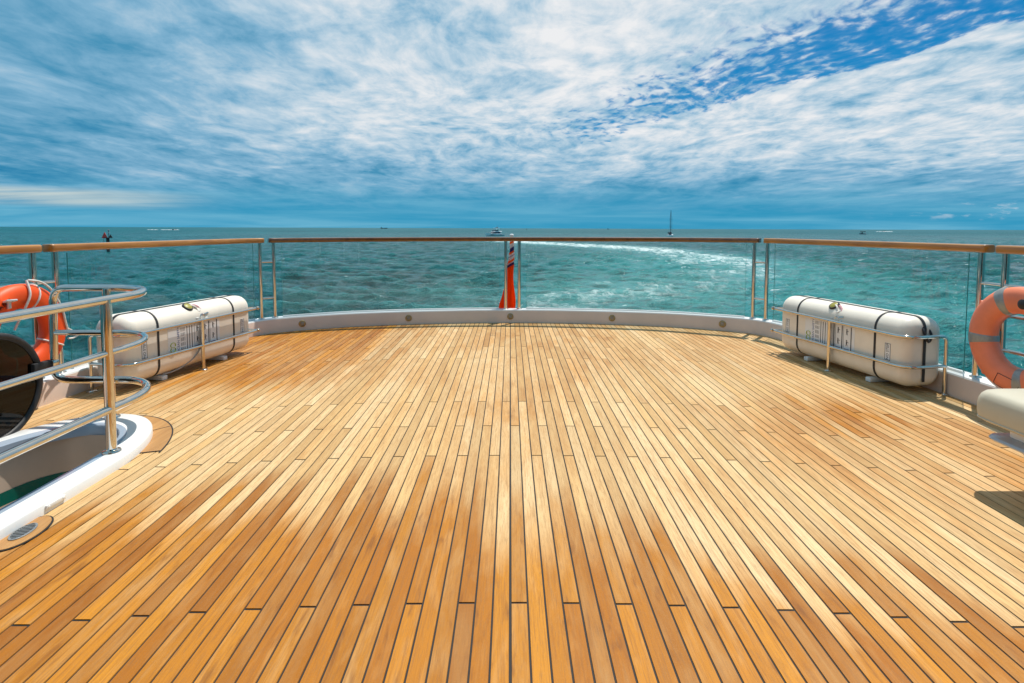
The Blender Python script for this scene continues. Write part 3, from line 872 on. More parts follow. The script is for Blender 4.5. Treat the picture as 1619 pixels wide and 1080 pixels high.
# teak margin plank round the nose of the coaming, part of the deck
def margin():
    mb = MB()
    def ring(b, a, z, t0=18, t1=112, n=30): return [(SX+b*math.cos(R(t0+(t1-t0)*k/n)), SY+a*math.sin(R(t0+(t1-t0)*k/n)), z) for k in range(n+1)]
    mb.loft([ring(.462, .702, .0032), ring(.560, .800, .0032)], False, mi=0)
    mb.loft([ring(.560, .800, .0036, 16, 114), ring(.568, .808, .0036, 16, 114)], False, mi=1)
    for q in (18, 50, 82, 112):
        c, s_ = math.cos(R(q)), math.sin(R(q)); w = .0035
        tx, ty = -s_*w, c*w
        p0 = (SX+.462*c, SY+.702*s_); p1 = (SX+.560*c, SY+.800*s_)
        mb.add([(p0[0]-tx, p0[1]-ty, .0040), (p1[0]-tx, p1[1]-ty, .0040), (p1[0]+tx, p1[1]+ty, .0040), (p0[0]+tx, p0[1]+ty, .0040)], [(0, 1, 2, 3)], 1)
    o = mb.build('deck_margin', [M['margin'], M['caulk']], None, smooth=False)
    tag(o, 'curved teak margin plank round the white coaming', 'deck', kind='structure')
margin()

# drain
def drain():
    t = thing('deck_drain', 'oval grey slotted drain set in a teak pad against the white coaming', 'drain', (-1.918, 2.075, 0), R(8))
    def oval(rx, ry, z, n=44, sh=0): return [(rx*math.cos(2*PI*k/n), ry*math.sin(2*PI*k/n)+sh, z) for k in range(n)]
    a = MB(); a.loft([oval(.074, .128, .0005), oval(.074, .128, .0042)]); a.build('seam_ring', M['caulk'], t, smooth=False)
    a = MB(); a.loft([oval(.067, .121, .001), oval(.067, .121, .0060)]); a.build('teak_pad', M['margin'], t, smooth=False)
    a = MB(); a.loft([oval(.034, .062, .0062), oval(.034, .062, .0100), oval(.031, .059, .0112), oval(.0275, .054, .0112), oval(.027, .0535, .0072)], True, True, True)
    f = a.build('rim', M['grille'], t)
    a = MB(); a.loft([oval(.0265, .053, .0070), oval(.0265, .053, .0082)]); a.build('dark_recess', M['void'], f, smooth=False)  # flat black disc, the shade below the slats put into its colour
    a = MB()
    for k in range(9):
        y = -.044+.011*k; w = .027*math.sqrt(max(0, 1-(y/.054)**2))
        a.box((0, y, .0098), (2*w, .0046, .0024), Matrix.Rotation(R(0), 3, 'Z'), .0006)
    a.build('slats', M['grille'], f, smooth=False)
drain()

# ------------------------------------------------------------------ curved stair rail
def stair_rail():
    t = thing('stair_rail', 'curved polished steel rail of three tubes round the stair opening', 'rail', (-2.05, 2.75, .053))
    inv = Vector((-2.05, 2.75, .053))
    xn = -2.050
    def path(z, fwd=-.9, end=True, yb=3.30, xo=-2.76, bulge=0.0):
        P = [(xn, fwd, z), (xn, 2.78, z)]
        P += [(xn+.0+bulge*.6, 2.92, z), (xn-.035+bulge*.5, 3.06, z), (xn-.12, 3.19, z), (xn-.25, 3.27, z), (xn-.40, yb, z), (xo+.14, yb, z)]
        Q = catmull(P[1:], 7)
        return [Vector(P[0])] + [Vector(q) for q in Q]
    zt, zm, zl = .838, .565, .275
    top = path(zt)
    # top tube turns down into the end post and back into the low tube: one bent tube
    low = path(zl, yb=3.28)
    e = [Vector((-2.60, 3.30, zt)), Vector((-2.775, 3.30, zt)), Vector((-2.790, 3.29, zl+.02)), Vector((-2.790, 3.28, zl)), Vector((-2.60, 3.28, zl))]
    down = fillet([e[0], Vector((-2.79, 3.30, zt)), Vector((-2.79, 3.28, zl)), e[4]], [0, .085, .085, 0], 9)
    pts = [p for p in top if p.x > -2.59 or p.y < 3.2] + down + [p for p in low if p.x > -2.59 or p.y < 3.2][::-1]
    a = MB(); a.tube([p-inv for p in pts], [.0215]*len(pts), 16)
    a.build('looped_tube', M['steel'], t)
    a = MB(); m_ = path(zm, yb=3.29, xo=-2.93); m_.append(Vector((-2.79, 3.29, zm)))
    a.tube([p-inv for p in m_], .0165, 14); a.build('middle_tube', M['steel'], t)
    for (x, y, r_) in ((xn, 2.735, .0235), (-2.42, 3.245, .0225)):
        a = MB(); a.tube([Vector((x, y, .052))-inv, Vector((x, y, zt))-inv], r_, 18); po = a.build('post', M['steel'], t)
        a = MB(); a.lathe([(.043, 0), (.043, .004), (.040, .009), (.026, .013), (.0245, .018)], Vector((x, y, .0535))-inv, 24); a.build('base_flange', M['steel'], po)
    # clamp plate on the end post
    a = MB(); a.box(Vector((-2.79, 3.27, .375))-inv, (.055, .045, .050), None, .006); a.build('clamp', M['steel'], t)
    return t
stair_rail()

# round smoked disc beside the stair rail
def disc():
    c = Vector((-2.800, 2.890, .325)); d = Vector((1, -.02, 0)); rz = math.atan2(d.x, -d.y)
    t = thing('smoked_disc', 'round smoked acrylic disc with a black rim standing by the stair rail', 'disc', c, rz)
    Rr = .290
    a = MB(); a.lathe([(Rr-.004, -.003), (Rr-.004, .003), (0, .003)][:2] + [(.0, .003)], (0, 0, 0), 64, Matrix.Rotation(R(90), 4, 'X'))
    a.build('tinted_pane', M['smoked'], t, smooth=False)
    a = MB(); a.tube([(Rr*math.cos(q), 0, Rr*math.sin(q)) for q in np.linspace(0, 2*PI, 73)[:-1]], .017, 12, loop=True, sq=(1, 1.15)); a.build('rim', M['rubber'], t)
    a = MB(); a.box((.315, .0, .055), (.11, .035, .050), None, .006); a.box((.265, -.004, .050), (.06, .045, .070), None, .006); a.build('rim_clamp', M['rubber'], t)
    a = MB(); a.tube([(.02, .05, -.26), (.02, .05, .16)], .012, 10); a.tube([(-.25, .05, .02), (.255, .05, -.015)], .010, 10)
    a.tube([(.02, .05, -.05), (.12, .03, -.23)], .010, 10); a.build('back_frame', M['navdark'], t)
    for q in (.02,):
        a = MB(); a.box((.0, .02, -.285), (.14, .06, .03), None, .008); a.build('foot', M['rubber'], t)
disc()

# ------------------------------------------------------------------ bench and cushion at the right
def bench():
    x0, y1 = 2.165, 2.52
    def rr(ix, z, r, n=16):
        """outline with rounded aft corners, inset ix"""
        xa, xb, ya, yb = x0+ix, 3.0, .55, y1-ix
        P = [(xa, ya, z)]
        for k in range(n+1):
            q = R(180-90*k/n); P.append((xa+r+r*math.cos(q), yb-r+r*math.sin(q), z))
        P += [(xb, yb, z), (xb, ya, z)]
        return P
    t = thing('bench', 'white moulded bench with an overhanging ledge at the right edge of the photo', 'bench', (2.6, 1.5, .0))
    inv = lambda P: [(x-2.6, y-1.5, z) for x, y, z in P]
    a = MB(); a.loft([inv(rr(.085, .312, .06)), inv(rr(.085, .262, .06))]); a.build('seat_box', M['gelcoat'], t)
    a = MB(); a.loft([inv(rr(.085, .262, .06)), inv(rr(.040, .250, .06)), inv(rr(.034, .240, .06)), inv(rr(.040, .232, .06))]); a.build('ledge', M['lip'], t)  # bluish light on the white ledge is painted in as blue-grey
    a = MB(); a.loft([inv(rr(.085, .2325, .06)), inv(rr(.135, .165, .06))]); b = a.build('lower_box', M['gelcoat'], t)
    a = MB(); a.lathe([(.010, 0), (.012, .004), (.006, .005), (0, .001)], (x0+.108-2.6, 2.26-1.5, .200), 14, Matrix.Rotation(R(-90), 4, 'Y')); a.build('drain_plug', M['rubber'], b)
    a = MB(); a.loft([inv([(2.62, .6, .17), (2.62, 2.05, .17), (2.95, 2.05, .17), (2.95, .6, .17)]), inv([(2.66, .6, .001), (2.66, 2.0, .001), (2.95, 2.0, .001), (2.95, .6, .001)])]); a.build('plinth', M['gelcoat'], t)
    # cushion: puffy rounded slab
    c = thing('bench_cushion', 'cream vinyl cushion with a rounded corner lying on the white bench', 'cushion', (2.6, 1.5, .313))
    inv2 = lambda P: [(x-2.6, y-1.5, z-.313) for x, y, z in P]
    prof = [(.030, .3135), (.014, .316), (.004, .324), (.0, .336), (-.003, .360), (-.003, .390), (.000, .418), (.006, .436), (.016, .449), (.034, .457), (.07, .461), (.14, .464)]
    a = MB(); a.loft([inv2(rr(i, z, .075)) for i, z in prof]); a.build('cover', M['vinyl'], c, angle=60)
    pp = [Vector(p) for p in inv2(rr(.001, .330, .075))[:-2]]
    a = MB(); a.tube(pp, .0045, 8); a.build('piping', M['vinyl'], c)
bench()

# ------------------------------------------------------------------ deckhouse behind the camera (mirrored in the steel and the glass)
def deckhouse():
    t = thing('deckhouse', 'white deckhouse with dark sliding glass doors under a roof overhang, facing the open deck', 'deckhouse', (0, -3, 0))
    a = MB(); a.box((0, -1.0, 2.72), (6.6, 6.6, .22), None, .06); a.build('roof', M['gelcoat'], t)
    a = MB(); a.box((0, -2.0, 1.25), (5.9, 2.6, 2.6), None, .02); a.build('wall', M['gelcoat'], t)
    for k in range(4):
        a = MB(); a.box((-2.07+1.38*k, -.685, 1.18), (1.32, .04, 2.16), None, .01); d = a.build('door', M['boatdark'], t)
        a = MB(); a.box((-2.07+1.38*k+.55, -.655, 1.05), (.03, .03, .5), None, .01); a.build('handle', M['steel'], d)
    for x in (-3.0, 3.0):
        a = MB(); a.tube([(x, 1.9, .003), (x, 1.9, 2.62)], .05, 16); a.build('roof_post', M['gelcoat'], t)
deckhouse()

# ------------------------------------------------------------------ flag staff and furled flag behind the stern rail
def flag_mat():
    m = bpy.data.materials.new('flag_cloth'); m.use_nodes = True
    g = G(m.node_tree); b = m.node_tree.nodes['Principled BSDF']
    sp = g.n('ShaderNodeSeparateXYZ'); g.put(sp.inputs[0], g.obj())
    z = g.m('ADD', sp.outputs[2], g.m('MULTIPLY', sp.outputs[0], -.55))
    z = g.m('ADD', z, g.m('MULTIPLY', g.noise(g.obj(), 9, 2, .5), .03))
    f = g.m('DIVIDE', g.m('SUBTRACT', z, .0), 1.0)
    rp = g.n('ShaderNodeValToRGB'); g.put(rp.inputs[0], f); rp.color_ramp.interpolation = 'CONSTANT'
    e = rp.color_ramp.elements
    red = (.98, .17, .010, 1); wh = (.78, .77, .76, 1); bl = (.06, .055, .22, 1)
    e[0].position = 0; e[0].color = red
    e[1].position = .655; e[1].color = bl
    for p_, c_ in ((.69, wh), (.705, red), (.735, wh), (.775, bl), (.785, wh), (.81, red), (.835, bl), (.885, wh), (.94, red), (.965, wh)):
        k = e.new(p_); k.color = c_
    # white hem at the right foot
    hem = g.m('GREATER_THAN', g.m('ADD', sp.outputs[0], g.m('MULTIPLY', sp.outputs[2], -.30)), .022)
    low = g.m('LESS_THAN', sp.outputs[2], .22)
    c = g.mix(g.m('MULTIPLY', hem, low), rp.outputs[0], wh)
    g.put(b.inputs['Base Color'], c); b.inputs['Roughness'].default_value = .75
    tr = g.n('ShaderNodeBsdfTranslucent'); g.put(tr.inputs[0], c)
    mx = g.n('ShaderNodeMixShader'); mx.inputs[0].default_value = .86
    m.node_tree.links.new(b.outputs[0], mx.inputs[1]); m.node_tree.links.new(tr.outputs[0], mx.inputs[2])
    m.node_tree.links.new(mx.outputs[0], m.node_tree.nodes['Material Output'].inputs[0])
    return m
M['flag'] = flag_mat()
def flag():
    x0, y0 = .018, 7.14
    s = thing('flagstaff', 'short white flagstaff with a round cap behind the middle of the stern rail', 'flagstaff', (x0, y0, -.3))
    a = MB(); a.tube([(0, 0, 0), (0, 0, 1.395)], .012, 12); a.build('staff', M['gelcoat'], s)
    a = MB(); a.lathe([(.012, 0), (.026, .006), (.030, .018), (.026, .030), (.012, .036), (0, .037)], (0, 0, 1.39), 18); a.build('cap', M['gelcoat'], s)
    a = MB(); a.tube([(-.30+.32, -.16, .40), (0, 0, .42)], .012, 8); a.build('stay', M['steel'], s)
    # flag: gathered cloth hanging down in pleats
    rings = []; N = 46; K = 40
    for j in range(N+1):
        f = j/N; z = 1.0*(1-f)                       # local 0 bottom .. 1 top
        w = .024 + .014*smooth(.05, .35, np.array(f)) + .047*smooth(.40, 1.05, np.array(f))
        w = float(w)
        cx = -.002 + .006*math.sin(f*9) - .072*f**1.7
        dep = .030 + .035*f
        ring = []
        for k in range(K):
            q = 2*PI*k/K
            pl = 1 + (.10+.30*f)*math.cos(q*7+f*2.0) + .12*math.sin(q*4+f*14*(1-f))
            pin = 1 - .22*math.exp(-((f-.16)/.03)**2) - .18*math.exp(-((f-.30)/.025)**2)
            ring.append((cx + w*math.cos(q)*pl*pin, -.045 + dep*math.sin(q)*pl*pin, z))
        rings.append(ring)
    a = MB(); a.loft(rings)
    o = a.build('flag', M['flag'], None, angle=80)
    o.location = (x0, y0, .075)
    tag(o, 'furled red flag with white and blue stripes hanging limp between the centre posts', 'flag')
flag()

# ------------------------------------------------------------------ sea
ROLL = math.tan(R(.19)); HS = 6.0
def sea_pt(x, y, z=0.0): return Vector((x, y, 1.2-HS + z - x*ROLL))

WAKE = np.array([(0, 30), (3.5, 40), (9, 50), (18, 60), (29, 70), (37.5, 83), (42.5, 102), (43.5, 126), (41, 150), (36, 172), (22, 204), (5, 238), (-8, 260)], float)
WAKE = np.array(catmull(WAKE, 8))
def wake_mask(x, y):
    d = np.full(x.shape, 1e9); s = np.zeros(x.shape)
    for i in range(len(WAKE)-1):
        a, b = WAKE[i], WAKE[i+1]; ab = b-a; l2 = ab@ab
        t = np.clip(((x-a[0])*ab[0]+(y-a[1])*ab[1])/l2, 0, 1)
        dd = np.hypot(x-a[0]-t*ab[0], y-a[1]-t*ab[1])
        k = dd < d; d = np.where(k, dd, d); s = np.where(k, (i+t)/(len(WAKE)-1), s)
    return d, s

def sea():
    # one sheet, finer near the ship and coarser towards the horizon
    ys = [14.0]
    while ys[-1] < 60000:
        y = ys[-1]
        st = max(.22, y*.0055) if y < 800 else y*.06
        ys.append(y+st)
    ys = np.array(ys); ncol = 760
    tg = np.tan(np.linspace(R(-62), R(62), ncol))
    # finer columns where the photograph looks
    tg = np.sinh(np.linspace(-1.0, 1.0, ncol)*1.15)/math.sinh(1.15)*1.88
    X = ys[:, None]*tg[None, :] ; Y = np.repeat(ys[:, None], ncol, 1)
    jit = np.random.default_rng(3)
    dyl = np.gradient(ys)[:, None]*np.ones_like(X); dxl = np.gradient(X, axis=1)
    loc = np.maximum(dyl, dxl)
    Z = np.zeros_like(X); DX = np.zeros_like(X); DY = np.zeros_like(X)
    wr = np.random.default_rng(11)
    for i in range(72):
        lam = .9*(11/.9)**wr.random(); k = 2*PI/lam
        ang = R(200)+wr.normal(0, R(38)); dx, dy = math.sin(ang), math.cos(ang)
        ph = wr.random()*2*PI
        slope = .060*(.8+.5*wr.random())*(1.0 if lam < 5 else .62)
        att = np.clip((lam/loc-2.2)/2.0, 0, 1)
        # gusts: wave groups
        grp = .6+.8*vnoise(X/22+wr.random()*50, Y/30+wr.random()*50, 20+i % 9)
        A = slope/k*att*grp
        th = k*(X*dx+Y*dy)+ph
        Z += A*np.cos(th); DX -= .75*A*dx*np.sin(th); DY -= .75*A*dy*np.sin(th)
    d, s = wake_mask(X, Y)
    wid = 3.5+6.0*np.sin(np.clip(s, 0, 1)*PI*.8)+5.5*smooth(.5, .8, s)
    calm = np.exp(-(d/(wid*1.3))**2)
    Z *= (1-.35*calm)
    core = np.exp(-(d/wid)**2)
    fade = np.where(s < .45, .42, np.clip(.60+1.6*(s-.45), 0, 1.08))
    fade = fade*np.where(s > .97, np.clip((1-s)/.03, 0, 1), 1)
    foam = core*fade
    # churned water close astern
    foam += .25*np.exp(-((X-8)/15)**2-((Y-46)/14)**2)
    foam += .46*np.exp(-((X-28)/15)**2-((Y-100)/34)**2) + .22*np.exp(-((X-26)/14)**2-((Y-48)/12)**2)
    foam += .16*np.exp(-((X-(-12))/14)**2-((Y-44)/8)**2)
    aqua = np.clip(1.0*np.exp(-((X-27)/19)**2-((Y-62)/36)**2) + .6*np.exp(-((X-26)/20)**2-((Y-120)/50)**2) + .85*core*(s > .3) + .55*np.exp(-((X-6)/12)**2-((Y-50)/18)**2) + .30*np.exp(-((X-45)/30)**2-((Y-70)/50)**2), 0, 1)
    sg = max(1e-3, float(Z[:200].std())); crest = np.clip((Z/sg-.2)/1.8, 0, 1)
    Xd = X+DX; Yd = Y+DY
    Zd = 1.2-HS+Z-Xd*ROLL
    nr, nc = X.shape
    V = np.stack([Xd, Yd, Zd], -1).reshape(-1, 3)
    idx = np.arange(nr*nc).reshape(nr, nc)
    F = np.stack([idx[:-1, :-1], idx[:-1, 1:], idx[1:, 1:], idx[1:, :-1]], -1).reshape(-1, 4)
    # flat apron round and behind the ship
    ap = 1.2-HS-1.4
    BIG = 60000; AV = np.array([(-BIG, -BIG, ap+BIG*ROLL), (BIG, -BIG, ap-BIG*ROLL), (BIG, BIG, ap-BIG*ROLL), (-BIG, BIG, ap+BIG*ROLL)], float)
    n0 = len(V); V = np.vstack([V, AV]); F = np.vstack([F, [[n0, n0+1, n0+2, n0+3]]])
    me = bpy.data.meshes.new('sea')
    me.vertices.add(len(V)); me.vertices.foreach_set('co', V.ravel())
    me.loops.add(F.size); me.loops.foreach_set('vertex_index', F.ravel())
    me.polygons.add(len(F)); me.polygons.foreach_set('loop_start', np.arange(len(F))*4); me.polygons.foreach_set('loop_total', np.full(len(F), 4))
    me.update(calc_edges=True)
    me.polygons.foreach_set('use_smooth', [True]*len(F))
    unres = np.clip((np.log(np.maximum(loc, .2))-math.log(.5))/(math.log(5)-math.log(.5)), 0, 1)
    for nm, arr in (('foam', foam), ('aqua', aqua), ('crest', crest), ('unres', unres)):
        at = me.attributes.new(nm, 'FLOAT', 'POINT'); at.data.foreach_set('value', np.append(np.clip(arr, 0, 1.5).ravel(), [1.0 if nm == 'unres' else 0.0]*4).astype(np.float32))
    me.materials.append(M['sea'])
    o = bpy.data.objects.new('sea', me); COL.objects.link(o)
    tag(o, 'choppy teal sea with a curving white wake astern', 'sea', kind='structure')

def sea_mat():
    m = bpy.data.materials.new('sea_water'); m.use_nodes = True
    g = G(m.node_tree); nt = m.node_tree; b = nt.nodes['Principled BSDF']
    ob = g.obj(); foam = g.attr('foam'); aq = g.attr('aqua'); cr = g.attr('crest')
    geo = g.n('ShaderNodeNewGeometry').outputs['Position']
    sp = g.n('ShaderNodeSeparateXYZ'); g.put(sp.inputs[0], geo)
    big = g.noise(g.map(geo, (.018, .008, 1)), 1, 4, .6, .4)
    med = g.noise(g.map(geo, (.16, .07, 1)), 1, 4, .6, .4)
    c = g.mix(g.ss(big, .35, .68), (.001, .068, .073), (.006, .128, .136))
    c = g.mix(g.m('MULTIPLY', g.ss(med, .5, .75), .5), c, (.000, .022, .027))
    a2 = g.m('MULTIPLY', aq, g.m('MULTIPLY_ADD', med, .9, .35), clamp=True)
    c = g.mix(g.m('MULTIPLY', a2, .95), c, (.030, .265, .265))
    chop = g.noise(g.map(geo, (.36, 1.0, .6), (3, 8, 0)), 1, 6, .68, .5)
    c = g.mix(g.m('MULTIPLY', g.ss(chop, .48, .62), .70), c, (.000, .026, .031))
    c = g.mix(g.m('MULTIPLY', cr, .38), c, (.012, .165, .165))
    far = g.noise(g.map(geo, (.022, .010, 1), (1, 2, 0)), 1, 5, .65, .3)
    c = g.mix(g.m('MULTIPLY', g.attr('unres'), .6), c, g.mix(g.ss(far, .35, .68), (.003, .070, .092), (.010, .125, .145)))
    c = g.mix(g.m('MULTIPLY', g.m('MULTIPLY', foam, g.ss(big, .20, .65)), .62, clamp=True), c, (.16, .44, .43))
    # foam
    f1 = g.noise(g.map(geo, (.80, .78, .5)), 1, 8, .70, .9)
    f2 = g.noise(g.map(geo, (.42, .16, .3), (9, 3, 0)), 1, 5, .6, .8)
    lace = g.m('SUBTRACT', 1.0, g.m('MULTIPLY', g.m('ABSOLUTE', g.m('SUBTRACT', f1, .5)), 6.5))
    v = g.m('ADD', g.m('MULTIPLY', f1, .62), g.m('MULTIPLY', f2, .50))
    v = g.m('ADD', v, g.m('MULTIPLY', lace, .14))
    th = g.m('MULTIPLY_ADD', foam, -.29, .86)
    ff = g.m('MULTIPLY', g.ss(v, g.m('SUBTRACT', th, .04), g.m('ADD', th, .20)), g.ss(foam, .03, .16))
    # few whitecaps out at sea
    wc = g.noise(g.map(geo, (.42, 1.1, .3), (4, 4, 0)), 1, 6, .66, .3)
    wf = g.m('MULTIPLY', g.ss(g.m('MULTIPLY_ADD', cr, .07, wc), .705, .77), .80)
    ff = g.m('MAXIMUM', ff, wf)
    c = g.mix(ff, c, (.72, .78, .78))
    g.put(b.inputs['Base Color'], c)
    un = g.attr('unres'); g.put(b.inputs['Roughness'], g.m('ADD', g.m('MULTIPLY_ADD', ff, .5, .08), g.m('MULTIPLY', un, .30)))
    b.inputs['IOR'].default_value = 1.333
    g.put(b.inputs['Specular IOR Level'], g.m('MULTIPLY_ADD', un, -.17, .27))
    r1 = g.noise(g.map(geo, (.60, 1.15, 1)), 1.2, 5, .62, .4)
    r2 = g.noise(g.map(geo, (.7, 1.1, 1), (7, 1, 0)), 4.2, 4, .62, .4)
    r0 = g.noise(g.map(geo, (1.0, .8, 1), (2, 5, 0)), .32, 3, .55, .4)
    h = g.m('ADD', g.m('ADD', r1, g.m('MULTIPLY', r2, .50)), g.m('MULTIPLY', r0, 1.1))
    bp = g.n('ShaderNodeBump'); g.put(bp.inputs['Height'], h); bp.inputs['Strength'].default_value = 1.0; bp.inputs['Distance'].default_value = .42
    nt.links.new(bp.outputs[0], b.inputs['Normal'])
    return m
M['sea'] = sea_mat()
sea()

# ------------------------------------------------------------------ vessels and marks out at sea
def hull_rings(L, Bm, zk, zs, sheer, n=16, tr=.85):
    """x forward; returns rings from stern to bow"""
    rings = []
    for i in range(n+1):
        f = i/n; x = -L/2+L*f
        w = Bm/2*(tr+(1-tr)*min(1, f*3)) * (1-max(0, (f-.45)/.55)**2.2)
        w = max(w, .02)
        zt = zs + sheer*max(0, (f-.35)/.65)**1.8
        fl = .72 - .35*max(0, (f-.5)/.5)
        xo = .10*L*max(0, (f-.7)/.3)**2
        rings.append([(x+xo*.5, -w, zt), (x+xo*.25, -w*.93, zt*.55), (x, -w*fl, 0), (x, 0, zk), (x, w*fl, 0), (x+xo*.25, w*.93, zt*.55), (x+xo*.5, w, zt)])
    return rings
def motor_yacht():
    t = thing('motor_yacht', 'white motor yacht with dark windows and a flybridge beyond the stern rail', 'motor yacht', sea_pt(-11.9, 411), R(222)); t.scale = (1.22, 1.22, 1.22)
    a = MB(); a.loft(hull_rings(13.5, 4.3, -.5, 1.25, .95)); a.build('hull', M['boatwhite'], t, angle=50)
    def house(x0, x1, w, z0, z1, rk0, rk1): return [[(x0, -w, z0), (x0, w, z0), (x1, w*.8, z0), (x1, -w*.8, z0)], [(x0+rk0, -w*.9, z1), (x0+rk0, w*.9, z1), (x1-rk1, w*.7, z1), (x1-rk1, -w*.7, z1)]]
    a = MB(); a.loft(house(-4.2, 3.6, 1.75, 1.2, 1.75, 0, .7)); a.build('trunk', M['boatwhite'], t, smooth=False)
    a = MB(); a.loft(house(-3.6, 2.9, 1.70, 1.75, 2.75, .2, 1.7)); c = a.build('cabin_window', M['boatdark'], t, smooth=False)
    a = MB(); a.loft(house(-4.6, 1.5, 1.85, 2.75, 3.15, 0, .35)); a.build('flybridge', M['boatwhite'], t, smooth=False)
    a = MB(); a.loft(house(-2.0, 1.3, 1.45, 3.15, 3.85, .3, .75)); a.build('windscreen', M['boatdark'], t, smooth=False)
    a = MB()
    for y in (-1.5, 1.5): a.tube([(-3.2, y, 3.1), (-2.4, y*.9, 5.0)], .09, 8)
    a.box((-1.6, 0, 5.05), (3.0, 3.1, .16), None, .05); a.build('hardtop', M['boatwhite'], t)
    a = MB(); a.lathe([(.42, 0), (.46, .12), (.40, .32), (0, .40)], (-1.9, -.7, 5.15), 12); a.lathe([(.32, 0), (.36, .15), (.25, .5), (0, .6)], (-1.7, .8, 5.15), 12); a.build('radar_dome', M['boatdark'], t)
    a = MB(); a.tube([(-2.2, 0, 5.1), (-2.4, 0, 6.9)], .06, 6); a.tube([(-2.6, 1.0, 5.1), (-3.0, 1.1, 7.6)], .03, 5); a.build('aerial', M['boatgrey'], t)
    a = MB(); a.loft([[(x, s_*1.98*(1-max(0, (x+1)/9)**2)+s_*.05, z) for z, s_ in ((.75, sg), (1.05, sg), (1.05, sg*.97), (.75, sg*.97))] for sg in (1,) for x in np.linspace(-4.5, 4.2, 10)]);
    a.loft([[(x, -1.98*(1-max(0, (x+1)/9)**2)-.05, .75), (x, -1.98*(1-max(0, (x+1)/9)**2)-.05, 1.05), (x, -1.9*(1-max(0, (x+1)/9)**2), 1.05), (x, -1.9*(1-max(0, (x+1)/9)**2), .75)] for x in np.linspace(-4.5, 4.2, 10)])
    a.build('hull_window', M['boatdark'], t, smooth=False)
    a = MB()
    for sg in (-1, 1):
        a.tube([(x, sg*1.95*(1-max(0, (x+1)/8.2)**2), 2.15+.06*max(0, x)) for x in np.linspace(-1, 6.6, 9)], .03, 5)
        for x in np.linspace(0, 6.2, 5): a.tube([(x, sg*1.95*(1-max(0, (x+1)/8.2)**2), 1.2), (x, sg*1.95*(1-max(0, (x+1)/8.2)**2), 2.15)], .025, 5)
    a.build('bow_rail', M['boatgrey'], t)
motor_yacht()

def sailing_yacht():
    t = thing('sailing_yacht', 'sailing yacht with bare tall mast beyond the right half of the stern rail', 'sailing yacht', sea_pt(125, 425), R(65))
    a = MB(); a.loft(hull_rings(13.0, 4.2, -.5, 1.2, .45)); a.build('hull', M['boatwhite'], t, angle=50)
    a = MB(); a.loft([[(-2.0, -1.1, 1.15), (-2.0, 1.1, 1.15), (2.6, .7, 1.2), (2.6, -.7, 1.2)], [(-1.8, -.95, 1.85), (-1.8, .95, 1.85), (1.8, .55, 1.65), (1.8, -.55, 1.65)]]); a.build('cabin', M['boatgrey'], t, smooth=False)
    a = MB(); a.tube([(.6, 0, 1.2), (.6, 0, 20.6)], [.24, .15], 8)
    for z in (7.5, 13.5): a.tube([(.6, -1.1, z), (.6, 1.1, z)], .07, 6)
    a.build('mast', M['shipdark'], t)
    a = MB()
    for p in ((6.3, 0, 1.5), (-6.3, 0, 1.3)): a.tube([(.6, 0, 20.4), p], .05, 5)
    for y in (-1, 1): a.tube([(.6, 0, 20.2), (.6, y*1.1, 13.5), (.6, y*1.1, 7.5), (.5, y*1.8, 1.3)], .05, 5)
    a.build('rigging', M['boatgrey'], t)
    a = MB(); a.tube([(.5, 0, 2.6), (-4.6, 0, 2.9)], .11, 8); a.tube([(.2, 0, 2.9), (-4.2, 0, 3.15)], [.30, .18], 8); a.build('boom', M['boatgrey'], t)
    a = MB(); a.loft([[(-2.0, -1.2, 1.9), (-2.0, 1.2, 1.9), (-1.2, 1.0, 1.8), (-1.2, -1.0, 1.8)], [(-2.9, -1.2, 3.5), (-2.9, 1.2, 3.5), (-1.9, .95, 3.3), (-1.9, -.95, 3.3)]]); a.build('spray_hood', M['shipdark'], t, smooth=False)
    a = MB(); a.box((-5.4, 0, 3.0), (.25, 3.2, .2), None, .05)
    for y in (-1.5, 1.5): a.tube([(-5.6, y, 1.2), (-5.4, y, 3.0)], .07, 6)
    a.box((-5.6, -.9, 2.0), (.5, .9, 1.1), None, .1); a.build('stern_arch', M['shipdark'], t)
sailing_yacht()

def marker():
    t = thing('channel_marker', 'dark pile beacon with a red triangle topmark standing in the sea at the left', 'beacon', sea_pt(-95.4, 129))
    a = MB(); a.tube([(0, 0, -1.5), (0, 0, 3.4)], .34, 14); a.build('pile', M['navdark'], t)
    a = MB(); a.box((0, 0, 3.45), (1.5, 1.1, .12), None, .02); a.tube([(.25, 0, 3.4), (.25, 0, 5.2)], .06, 8); a.build('platform', M['navdark'], t)
    a = MB(); a.loft([[(-1.25, -.30, 3.35), (.18, -.30, 3.35), (.18, -.22, 3.35), (-1.25, -.22, 3.35)], [(-.56, -.30, 4.75), (-.50, -.30, 4.75), (-.50, -.22, 4.75), (-.56, -.22, 4.75)]]); a.build('red_topmark', M['navred'], t, smooth=False)
    a = MB(); a.loft([[(.30, -.1, 3.45), (1.25, -.1, 3.45), (1.25, .0, 3.45), (.30, .0, 3.45)], [(.66, -.1, 4.2), (.72, -.1, 4.2), (.72, 0, 4.2), (.66, 0, 4.2)]]); a.build('dark_topmark', M['navdark'], t, smooth=False)
    a = MB(); a.lathe([(.18, 0), (.20, .12), (.15, .34), (0, .40)], (.25, 0, 5.05), 12); a.lathe([(.12, 0), (.16, .1), (.10, .26), (0, .3)], (.30, 0, 4.5), 12); a.build('lantern', M['boatgrey'], t)
    a = MB(); a.tube([(-1.0, 0, -.5), (-1.0, 0, 3.4)], .05, 6); a.build('ladder_rail', M['boatgrey'], t)
marker()

